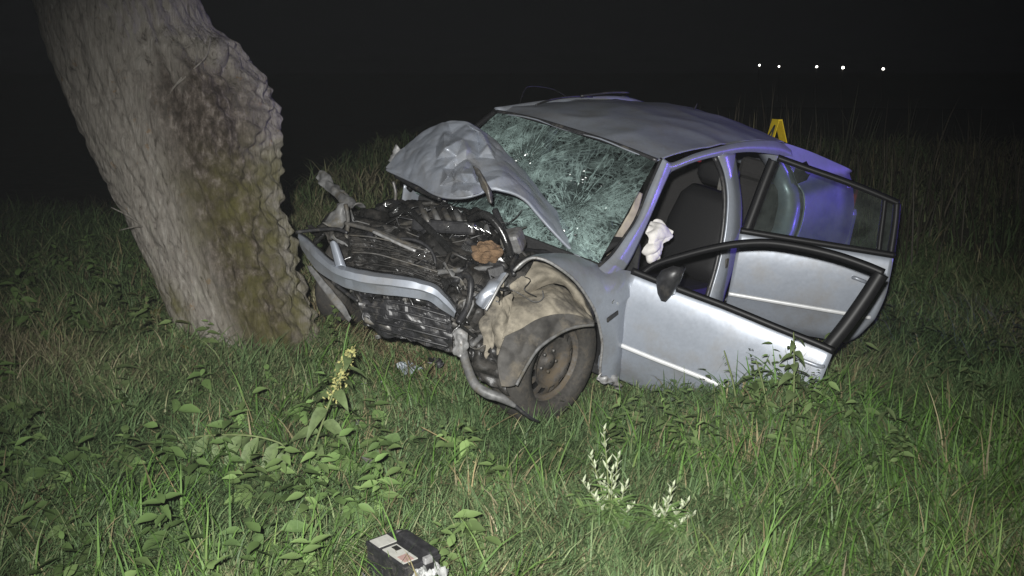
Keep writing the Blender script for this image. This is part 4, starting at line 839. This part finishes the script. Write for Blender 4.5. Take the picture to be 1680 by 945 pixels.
for k in range(11):     # crushed cooling fins of the condenser
    a = k / 10
    tube('cooling_fin', [L(574 + 8 * a, 386 + 56 * a, 5.98 - .20 * a), L(610 + 10 * a, 389 + 60 * a + 3 * math.sin(k * 2.1), 5.92 - .19 * a), L(655 + 12 * a, 399 + 58 * a + 3 * math.sin(k * 1.3), 5.88 - .18 * a), L(706 + 24 * a, 413 + 66 * a, 5.84 - .17 * a)], .0045, STEEL if k % 5 == 0 else DARKP, CAR, 5, 24)
box('valve_cover', L(735, 372, 6.26), (.17, .36, .07), BLACKP, CAR, rotm(.15, -.25, .35), bv=.015)
box('coolant_tank', L(842, 396, 6.18), (.13, .11, .12), GREYP, CAR, rotm(.4, .2, .5), bv=.025)
box('fuse_box', L(812, 448, 5.97), (.12, .09, .07), BLACKP, CAR, rotm(.3, -.4, .9), bv=.01)
for k in range(4):
    tube('intake_pipe', [L(690 + 19 * k, 338 + 3 * k, 6.42), L(694 + 19 * k, 346 + 3 * k, 6.28), L(702 + 19 * k, 362 + 3 * k, 6.22), L(712 + 19 * k, 376 + 3 * k, 6.24)], .016, GREYP if k % 2 else STEEL, CAR, 10, 18)
fc = L(668, 428, 5.93); fa = np.array([.8, .35, .45]); fa /= np.linalg.norm(fa); fu = np.cross(fa, (0, 0, 1.)); fu /= np.linalg.norm(fu); fv = np.cross(fa, fu)
tube('fan_shroud', [fc + .15 * (math.cos(a) * fu + .75 * math.sin(a) * fv) for a in np.linspace(0, 6.283, 25)], .010, BLACKP, CAR, 8, 60)
tube('coolant_hose', [L(770, 360, 6.2), L(795, 352, 6.12), L(818, 372, 6.1), L(832, 400, 6.1), L(838, 425, 6.08)], .022, WETB, CAR, 10, 30)
tube('coolant_hose', [L(640, 352, 6.4), L(668, 346, 6.32), L(690, 362, 6.2), L(720, 392, 6.08), L(745, 420, 5.98)], .019, WETB, CAR, 10, 30)
tube('coolant_hose', [L(742, 470, 5.84), L(760, 450, 5.82), L(772, 462, 5.78), L(768, 500, 5.76), L(752, 530, 5.72)], .017, BLACKP, CAR, 10, 30)
tube('torn_duct', [L(812, 345, 6.35), L(824, 372, 6.3), L(838, 405, 6.26), L(846, 425, 6.24)], .02, BLACKP, CAR, 8, 20)
wrn = random.Random(3)
for k in range(34):      # loose wiring
    x0, y0 = wrn.uniform(580, 830), wrn.uniform(345, 480); n_ = wrn.randint(4, 6); pts = []
    for q_ in range(n_):
        u_ = np.clip((x0 - 560) / 300, 0, 1); v_ = np.clip((y0 - 345) / 180, 0, 1); base_d = 6.42 - .62 * v_ - .02 * u_
        pts.append(L(x0, y0, base_d - wrn.uniform(.03, .12))); x0 += wrn.uniform(-12, 38); y0 += wrn.uniform(-16, 20)
    tube('wire', pts, wrn.choice([.0025, .003, .004, .005]), wrn.choice([WETB, WETB, BLACKP, GREYP, STEEL, DARKP]), CAR, 5, 26)
def epoint(u, v, off):
    j = int(np.clip(v, 0, .999) * 109); i = int(np.clip(u, 0, .999) * 149)
    to = CO - EG0[j, i]; to /= np.linalg.norm(to); return EG0[j, i] + to * off
mats = [DARKP, DARKP, BLACKP, BLACKP, WETB, WETB, GREYP, STEEL]
rnd = random.Random(23)
for k in range(130):
    u, v_ = rnd.random(), rnd.random() ** .8; p = epoint(u, v_, rnd.uniform(.015, .06)); kind = rnd.random(); m = rnd.choice(mats)
    if kind < .5:
        q = epoint(u + rnd.uniform(-.2, .2), v_ + rnd.uniform(-.2, .2), rnd.uniform(.02, .09)); q2 = epoint(u + rnd.uniform(-.25, .25), v_ + rnd.uniform(-.25, .25), rnd.uniform(.0, .06))
        tube('hose', [p, (p + q) / 2 + np.array([rnd.uniform(-.05, .05) for _ in range(3)]), q, q2], rnd.choice([.005, .007, .010, .014, .02]), rnd.choice([WETB, BLACKP, DARKP, DARKP, STEEL, GREYP]), CAR, 7, 22)
    elif kind < .72:
        box('engine_fitting', p, (rnd.uniform(.02, .10), rnd.uniform(.02, .08), rnd.uniform(.01, .05)), m, CAR, rotm(rnd.uniform(-.7, .7), rnd.uniform(-.7, .7), rnd.uniform(-2, 2)), bv=.003, jit=.3)
    else:
        a = np.array([rnd.uniform(-1, 1) for _ in range(3)]); a /= np.linalg.norm(a); b2 = np.cross(a, [rnd.uniform(-1, 1) for _ in range(3)]); b2 /= np.linalg.norm(b2)
        s1, s2 = rnd.uniform(.04, .11), rnd.uniform(.012, .045)
        sheet('bent_plate', [[p - a * s1 - b2 * s2, p - b2 * s2 * 1.3, p + a * s1 - b2 * s2 * .6], [p - a * s1 + b2 * s2 * .7, p + b2 * s2, p + a * s1 + b2 * s2]], 12, 6, m, .004, .03, 15, k, kind='A')
for (x, y, d) in ((632, 336, 6.3), (700, 342, 6.3), (733, 374, 6.15), (765, 366, 6.15), (778, 370, 6.15), (740, 338, 6.3), (756, 346, 6.28), (648, 345, 6.3), (690, 420, 5.84), (722, 385, 6.1)):
    p = L(x, y, d); a = np.array([rnd.uniform(-1, 1) for _ in range(3)]) * .02
    sheet('broken_reflector', [[p - a, p + np.array([.01, .006, .008])], [p + np.array([-.006, .012, -.012]), p + a]], 6, 6, CHROME, .003, .02, 40, x, kind='A')
for k in range(4):
    p = L(760 + 10 * k, 372 + 3 * k, 6.14); tube('pipe_clip', [p, p + np.array([.02, .03, .03]), p + np.array([.0, .07, .01])], .004, CHROME, CAR, 6, 12)
# ================================================================== loose things
def battery():
    base = ghit(655, 930)
    bw = W(601, 889, 4.15); 
    ax = np.array([.66, -.75, 0]); ax /= np.linalg.norm(ax); ay = np.array([.75, .66, 0]); ay /= np.linalg.norm(ay); az = np.array([0, 0, 1.])
    Rb = np.stack([ax, ay, az], 1) @ rotm(.05, .10, 0)
    top_front_left = bw; Lx, Ly, Lz = .235, .150, .19
    c = top_front_left + Rb @ np.array([Lx / 2, Ly / 2, -Lz / 2])
    M = Matrix([[*Rb[0], c[0]], [*Rb[1], c[1]], [*Rb[2], c[2]], [0, 0, 0, 1]])
    o = empty('car_battery', (0, 0, 0), 'black car battery with white labels thrown into the foreground grass', 'battery', mat=M)
    box('case', (0, 0, -.006), (Lx, Ly, Lz - .012), BLACKP, o, bv=.006)
    box('lid', (0, 0, Lz / 2 - .006), (Lx + .006, Ly + .006, .020), BLACKP, o, bv=.004)
    box('handle_rail', (0.02, Ly * .33, Lz / 2 + .012), (Lx * .82, .045, .022), BLACKP, o, bv=.006)
    a = box('label', (-Lx * .33, -Ly * .20, Lz / 2 + .0055), (.060, .075, .003), WHITEL, o)
    b = box('label', (Lx * .14, -Ly * .24, Lz / 2 + .0055), (.125, .062, .003), WHITEL, o)
    box('warning_print', (Lx * .30, -Ly * .26, Lz / 2 + .0080), (.045, .040, .002), REDL, b)
    box('warning_print', (-Lx * .02, -Ly * .16, Lz / 2 + .0080), (.030, .022, .002), INK, b)
    for x in (-.09, .09): tube('terminal', [(x, Ly * .32, Lz / 2), (x, Ly * .32, Lz / 2 + .016)], .010, STEEL, o, 10)
    box('clamp', (Lx * .5 + .004, Ly * .12, Lz / 2 + .004), (.02, .035, .026), RAW, o, bv=.004)
    for k in range(4): box('case_rib', (-Lx * .3 + k * .05, -Ly / 2 - .001, -.02), (.012, .006, .10), BLACKP, o, bv=.002)
    tube('cable', [(-Lx * .42, -Ly * .5 - .02, -.03), (-Lx * .30, -Ly * .5 - .05, 0.01), (-Lx * .1, -Ly * .5 - .05, -.01), (-Lx * .02, -Ly * .5 - .03, -.06)], .004, GREYP, o, 6, 24)
    return c
battery()
def foil():
    p = W(690, 938, 4.02)
    rows = [[p + np.array([x, y, .02 * math.sin(9 * x + 5 * y)]) for x in np.linspace(-.03, .09, 5)] for y in np.linspace(-.05, .04, 4)]
    G = crumple(loft([np.array(r) for r in rows], 30, 24), .045, 26, 3.)
    o = gridmesh('plastic_scrap', G - p, simple('scrap_white', (.22, .225, .22), .4, 0, .2, 40, .2), None, False, .002)
    o.location = tuple(p); o['label'] = 'crumpled pale plastic scrap against the end of the battery'; o['category'] = 'debris'
foil()
def marker():
    p = l2w((-3.40, .13, 1.036)); 
    ax = np.array([.962, .274, 0]); ay = np.array([-.274, .962, 0])
    M = Matrix([[ax[0], ay[0], 0, p[0]], [ax[1], ay[1], 0, p[1]], [0, 0, 1, p[2]], [0, 0, 0, 1]]); 
    o = empty('evidence_marker', (0, 0, 0), 'yellow folded number marker standing on the boot of the car', 'marker', mat=M)
    h, sp, wd, t = .205, .07, .105, .006
    for s in (-1, 1):
        pts = [(s * sp, -wd / 2, 0), (s * sp, wd / 2, 0), (s * .012, wd / 2, h), (s * .012, -wd / 2, h)]
        poly('panel', pts, YELLOW, o, t)
    box('ridge', (0, 0, h + .002), (.034, wd, .012), YELLOW, o, bv=.003)
    # the black figure 4 on the face towards the lane
    def on_face(u, v_): s = -1; f_ = v_ / h; return np.array([s * (sp + (.012 - sp) * f_) - .006, u, v_])
    for a, b in (((-.02, .17), (.03, .08)), ((.03, .08), (-.035, .08)), ((-.02, .17), (-.02, .04))):
        tube('figure_stroke', [on_face(*a), on_face(*b)], .007, INK, o, 6)
marker()
# distant street lamps
em = bpy.data.materials.new('lamp_glow'); em.use_nodes = True; e_ = em.node_tree.nodes['Principled BSDF']
e_.inputs['Emission Color'].default_value = (1, .96, .88, 1); e_.inputs['Emission Strength'].default_value = 6
for (x, y, r) in ((1246, 107, .26), (1278, 109, .24), (1340, 109.5, .28), (1383, 111, .36), (1449, 113, .32)):
    p = W(x, y, 300); g = float(height(p[0], p[1]))
    o = empty('street_lamp', (p[0], p[1], g), 'lit street lamp shining as a white dot on the far horizon', 'street lamp', 'far street lamps on the horizon')
    H_ = p[2] - g
    tube('post', [(0, .4, 0), (0, .4, H_ * .6), (0, .4, H_ + .3)], [.10, .08, .06], STEEL, o, 8)
    tube('arm', [(0, .4, H_ + .3), (0, .2, H_ + .4), (0, -.1, H_ + .38)], .05, STEEL, o, 6)
    V = [(r * math.cos(a) * s_, r * math.sin(a) * s_, H_ + z) for s_, z in ((.5, r * .95), (1, r * .4), (1, -r * .3), (.6, -r * .9)) for a in np.linspace(0, 6.283, 12, endpoint=False)]
    mesh('lamp_head', V, [[j * 12 + k, j * 12 + (k + 1) % 12, (j + 1) * 12 + (k + 1) % 12, (j + 1) * 12 + k] for j in range(3) for k in range(12)] + [list(range(12))[::-1], [36 + k for k in range(12)]], em, o, True)
# ---- debris by the nose
def debris(name, px, py, dz, size, mat, seed, label):
    p = ghit(px, py, dz); 
    rows = [[np.array([x * size[0], y * size[1], .015 * math.sin(6 * x + 3 * y + seed)]) for x in np.linspace(-.5, .5, 5)] for y in np.linspace(-.5, .5, 4)]
    G = crumple(loft([np.array(r) for r in rows], 24, 18), .03, 18, seed)
    o = gridmesh(name, G, mat, None, False, .004); o.location = tuple(p + np.array([0, 0, .03])); o.rotation_euler = (.5, .2 * math.sin(seed), seed); o['label'] = label; o['category'] = 'debris'
debris('plastic_fragment', 672, 612, .03, (.14, .08), simple('scrap_blue_grey', (.25, .28, .31), .4, 0, .2, 30), 1.0, 'pale blue-grey broken plastic piece under the bumper')
debris('plastic_fragment', 645, 560, .05, (.2, .05), GREYP, .2, 'long dark grey plastic strip lying under the grille')
debris('plastic_fragment', 715, 600, .05, (.12, .06), BLACKP, 2.0, 'black broken plastic shard beside the dropped pipe')
# small broken bits thrown out of the nose
frn = random.Random(9)
for k in range(12):
    p = ghit(frn.uniform(560, 800), frn.uniform(590, 760), .07); a = frn.uniform(.015, .04); V = [np.array([frn.uniform(-a, a), frn.uniform(-a, a), frn.uniform(-.4, .6) * a]) for _ in range(4)]
    o = poly('lamp_fragment', V[:3], CHROME if k % 3 == 0 else BLACKP if k % 3 == 1 else GREYP, None, .003); o.location = tuple(p); o['category'] = 'debris'
    o['label'] = ('shiny', 'black', 'grey')[k % 3] + ' broken car fragment lying in the grass before the bumper'; o['group'] = ('shiny', 'black', 'grey')[k % 3] + ' fragments before the bumper'
# ---- plants
def leafobj(parent, base, d, l, wd, mat, droop=.25, name='leaf', roll=0.):
    d = np.array(d, float); d /= np.linalg.norm(d); up = np.array([0, 0, 1.]); s = np.cross(d, up); s /= np.linalg.norm(s) + 1e-9; n = np.cross(s, d)
    s, n = s * math.cos(roll) + n * math.sin(roll), n * math.cos(roll) - s * math.sin(roll)
    ts = (0, .12, .3, .5, .72, .9, 1.0); ws = (.06, .55, 1.0, .92, .6, .25, .01); V = []
    for t, w_ in zip(ts, ws):
        m = np.array(base) + d * l * t * (1 - .1 * t * droop) - up * l * droop * t * t + n * 0
        V += [m - s * wd / 2 * w_ + n * wd * .14 * w_, m - n * wd * .03, m + s * wd / 2 * w_ + n * wd * .14 * w_]
    f = [[k * 3 + j, k * 3 + j + 1, k * 3 + j + 4, k * 3 + j + 3] for k in range(6) for j in range(2)]
    return mesh(name, V, f, mat, parent, True)
NET = simple('nettle_leaf', (.10, .14, .055), .6, 0, .3, 30, .3); DOCK = simple('dock_leaf', (.09, .145, .05), .55, 0, .25, 20, .2)
PALE = simple('pale_bud', (.36, .40, .27), .8, 0, .2, 40); MUG = simple('mugwort_leaf', (.12, .20, .06), .6, 0, .25, 25)
STRAW = simple('straw', (.27, .22, .11), .8, 0, .25, 30); SEED = simple('seed_head', (.30, .29, .11), .85, 0, .3, 60); STEM = simple('green_stem', (.11, .14, .05), .7, 0, .25, 30)
prn = random.Random(5)
def pv(px, py, d, root): return W(px, py, d) - root
def stemplant(name, label, bpx, tip, leaves, lmat, ll, lw, droop, spike=None, group=None, bend=0.):
    b = ghit(*bpx); o = empty(name, b, label, 'plant', group)
    dd = b @ CW[:, 2] - np.array([0, 0, CAMH]) @ CW[:, 2]
    t = W(tip[0], tip[1], dd) - b; mid_ = t * .5 + np.array([bend, -.02, .02])
    P = cr([np.zeros(3), mid_, t], 30); tube('stem', [np.zeros(3), mid_, t], [.006, .005, .003], STEM, o, 6, 20)
    for k in range(leaves):
        f_ = .12 + .78 * k / max(1, leaves - 1); p = P[int(f_ * 29)]; a = k * 2.4 + prn.uniform(-.3, .3); s = 1 - .55 * f_
        leafobj(o, p, (math.cos(a), math.sin(a), .15), ll * s * prn.uniform(.8, 1.15), lw * s, lmat, (droop + .35) * prn.uniform(.6, 1.4), roll=prn.uniform(-.7, .7))
    if spike:
        V, Fs = [], []
        for k in range(spike[0]):
            f_ = spike[1] + (1 - spike[1]) * prn.random(); p = P[min(29, int(f_ * 29))] + np.array([prn.gauss(0, 1) for _ in range(3)]) * spike[2] * (1.15 - f_ * .6)
            a = np.array([prn.gauss(0, 1) for _ in range(3)]); a /= np.linalg.norm(a); c = np.cross(a, [prn.gauss(0, 1) for _ in range(3)]); c /= np.linalg.norm(c) + 1e-9
            i = len(V); V += [p - a * .010, p + c * .0045, p + a * .010, p - c * .0045]; Fs.append([i, i + 1, i + 2, i + 3])
        mesh('seed_spike', V, Fs, SEED, o)['kind'] = 'stuff'
    return o, P
stemplant('nettle_plant', 'leafy weed with a yellowish seed spike leaning beside the tree roots', (505, 765), (577, 572), 16, NET, .23, .085, .35, (260, .60, .022))
stemplant('nettle_plant', 'small seeding weed growing up against the foot of the tree trunk', (432, 560), (408, 458), 9, NET, .09, .035, .3, (110, .45, .016))
stemplant('nettle_plant', 'bushy leafy weed standing before the open front door corner', (1300, 700), (1302, 545), 22, NET, .15, .07, .25, None)
stemplant('nettle_plant', 'thin dark sprig with narrow leaves before the front door panel', (1212, 680), (1188, 575), 8, MUG, .10, .014, .1, None)
stemplant('nettle_plant', 'thin upright weed with pale leaves left of the door-corner weed', (1262, 690), (1240, 590), 9, MUG, .09, .016, .15, None)
def lowplant(name, label, px, py, n, ll, lw, mat, droop=.3, h=.10, spread=.05):
    b = ghit(px, py); o = empty(name, b, label, 'plant')
    for k in range(n):
        a = k * 2.399 + prn.uniform(-.3, .3); r = spread * prn.random(); z = h * prn.uniform(.3, 1.2)
        p = np.array([math.cos(a) * r, math.sin(a) * r, z]); s = prn.uniform(.65, 1.2)
        leafobj(o, p, (math.cos(a), math.sin(a), prn.uniform(.0, .5)), ll * s, lw * s, mat, droop, roll=prn.uniform(-.5, .5))
        if k % 2 == 0: tube('stem', [np.array([0, 0, 0]), p * .6 + np.array([0, 0, .01]), p], .003, STEM, o, 5, 6)
    return o
lowplant('dock_plant', 'clump of fresh pointed leaves in the foreground left of the battery', 420, 925, 13, .13, .055, DOCK, .35, .12, .10)
lowplant('dock_plant', 'low leafy clump sprouting at the picture foot beside the nettle seedlings', 340, 930, 10, .11, .05, DOCK, .3, .10, .09)
lowplant('dock_plant', 'small bright clover-like clump between the battery and the bumper', 662, 750, 9, .075, .055, DOCK, .2, .07, .05)
lowplant('dock_plant', 'broad pale dock leaves before the front door', 1152, 725, 6, .10, .06, NET, .2, .12, .04)
lowplant('dock_plant', 'bright green leaf clump under the edge of the front door', 1110, 665, 9, .08, .045, DOCK, .25, .10, .07)
lowplant('dock_plant', 'round-leaved clump at the left of the drooping weed', 215, 770, 8, .10, .06, NET, .3, .09, .06)
lowplant('dock_plant', 'leafy clump growing in the dark turf left of the trunk', 190, 640, 9, .11, .05, NET, .3, .10, .08)
lowplant('dock_plant', 'yellow-green leaf clump on the bank below the open front door', 1255, 800, 8, .09, .035, DOCK, .3, .12, .05)
# arching weed with a row of hanging leaves
def arching():
    b = ghit(478, 775); o = empty('arching_weed', b, 'bent over weed with a row of drooping pointed leaves', 'plant')
    dd = b @ CW[:, 2] - np.array([0, 0, CAMH]) @ CW[:, 2]
    P = cr([np.zeros(3), W(470, 735, dd) - b, W(420, 716, dd - .02) - b, W(350, 714, dd) - b, W(285, 722, dd + .02) - b], 40)
    tube('stem', list(P[::4]), .0045, STEM, o, 6, 30)
    for k in range(14):
        p = P[int(6 + k * 33 / 14)]; sd = -1 if k % 2 else 1
        leafobj(o, p, (-.45 + .1 * sd, -.5 * sd - .2, -.45), .17 * prn.uniform(.8, 1.2), .058, NET, .45, roll=.3 * sd)
arching()
# mugwort with white felted tips
def mugwort(label, bpx, shoots):
    b = ghit(*bpx); o = empty('mugwort_plant', b, label, 'plant')
    dd = b @ CW[:, 2] - np.array([0, 0, CAMH]) @ CW[:, 2]
    for (x, y, off) in shoots:
        t = W(x, y, dd + off) - b; P = cr([np.zeros(3), t * np.array([.35, .4, .5]), t], 24)
        tube('stem', [P[0], P[8], P[16], P[23]], [.005, .004, .003, .002], STEM, o, 6, 16)
        for k in range(26):
            f_ = .12 + .88 * k / 25; p = P[int(f_ * 23)]; a = k * 2.4; pale = f_ > .55
            s = 1.1 - .6 * f_
            leafobj(o, p, (math.cos(a), math.sin(a), 1.1 if pale else .3), (.050 if pale else .10) * (s + .2) * prn.uniform(.7, 1.2), (.013 if pale else .022) * (s + .3), PALE if pale else MUG, .0 if pale else .2, name='bud_leaf' if pale else 'leaf')
    for k in range(34):
        a = k * 2.399; leafobj(o, (math.cos(a) * .03, math.sin(a) * .03, .04 + .02 * (k % 6)), (math.cos(a), math.sin(a), .5), .12, .022, MUG, .3)
mugwort('tall weed with white felted tips rising from the foreground grass', (1002, 880), ((990, 702, 0), (968, 745, .03), (1004, 770, -.03), (1028, 795, 0), (975, 815, -.05), (1015, 745, .05), (955, 790, 0), (1040, 830, -.03), (990, 790, .04)))
mugwort('lower weed with pale leaf rosettes beside the white-tipped weed', (1085, 890), ((1130, 822, 0), (1105, 795, .03), (1072, 835, -.02), (1140, 845, .02), (1095, 820, -.03), (1118, 860, -.05)))
# tufts of long grass
TUFT = simple('tuft_blade', (.085, .15, .04), .5, 0, .3, 12)
def tuft(label, px, py, n, ll, name='grass_tuft', mat=TUFT, wd=.008):
    b = ghit(px, py); o = empty(name, b, label, 'grass tuft')
    for k in range(n):
        a = prn.random() * 6.28; ln = prn.uniform(.15, .8); l = ll * prn.uniform(.6, 1.1); r = .03 * prn.random()
        d = np.array([math.cos(a), math.sin(a), 0]); s = np.array([-d[1], d[0], 0]); V = []; P = d * r
        for q in range(7):
            w_ = wd / 2 * (1 - (q / 6) ** 2) + .0003; V += [P - s * w_, P + s * w_]; an = ln * (.35 + 1.4 * q / 6); P = P + l / 6 * (d * math.sin(an) + np.array([0, 0, math.cos(an)]))
        mesh('blade', V, [[2 * q, 2 * q + 1, 2 * q + 3, 2 * q + 2] for q in range(6)], mat, o, True)
tuft('broad-bladed pale grass tuft at the foot of the bank on the right', 1365, 900, 16, .34)
tuft('long grass tuft drooping beside the pale one', 1270, 935, 14, .32)
tuft('upright grass tuft on the right of the slope', 1540, 860, 14, .30)
tuft('straw-coloured bent grass tuft below the car door', 1225, 770, 12, .24, 'dry_grass_tuft', STRAW, .004)
tuft('dry bleached grass tuft between wheel and battery', 770, 830, 12, .22, 'dry_grass_tuft', STRAW, .004)
# dry stalks lying in the turf
for (a, b2, lab) in (((238, 722), (310, 848), 'long dry straw stalk lying across the dark weeds'), ((880, 668), (800, 705), 'short dry stalk beside the front wheel'), ((690, 700), (780, 760), 'bleached stalk lying in the grass between nose and battery')):
    p, q = ghit(*a, .10), ghit(*b2, .07)
    o = tube('dry_stalk', [np.zeros(3), (q - p) * .5 + np.array([0, 0, .015]), q - p], [.003, .0028, .002], STRAW, None, 5, 12); o.location = tuple(p); o['label'] = lab; o['category'] = 'stalk'
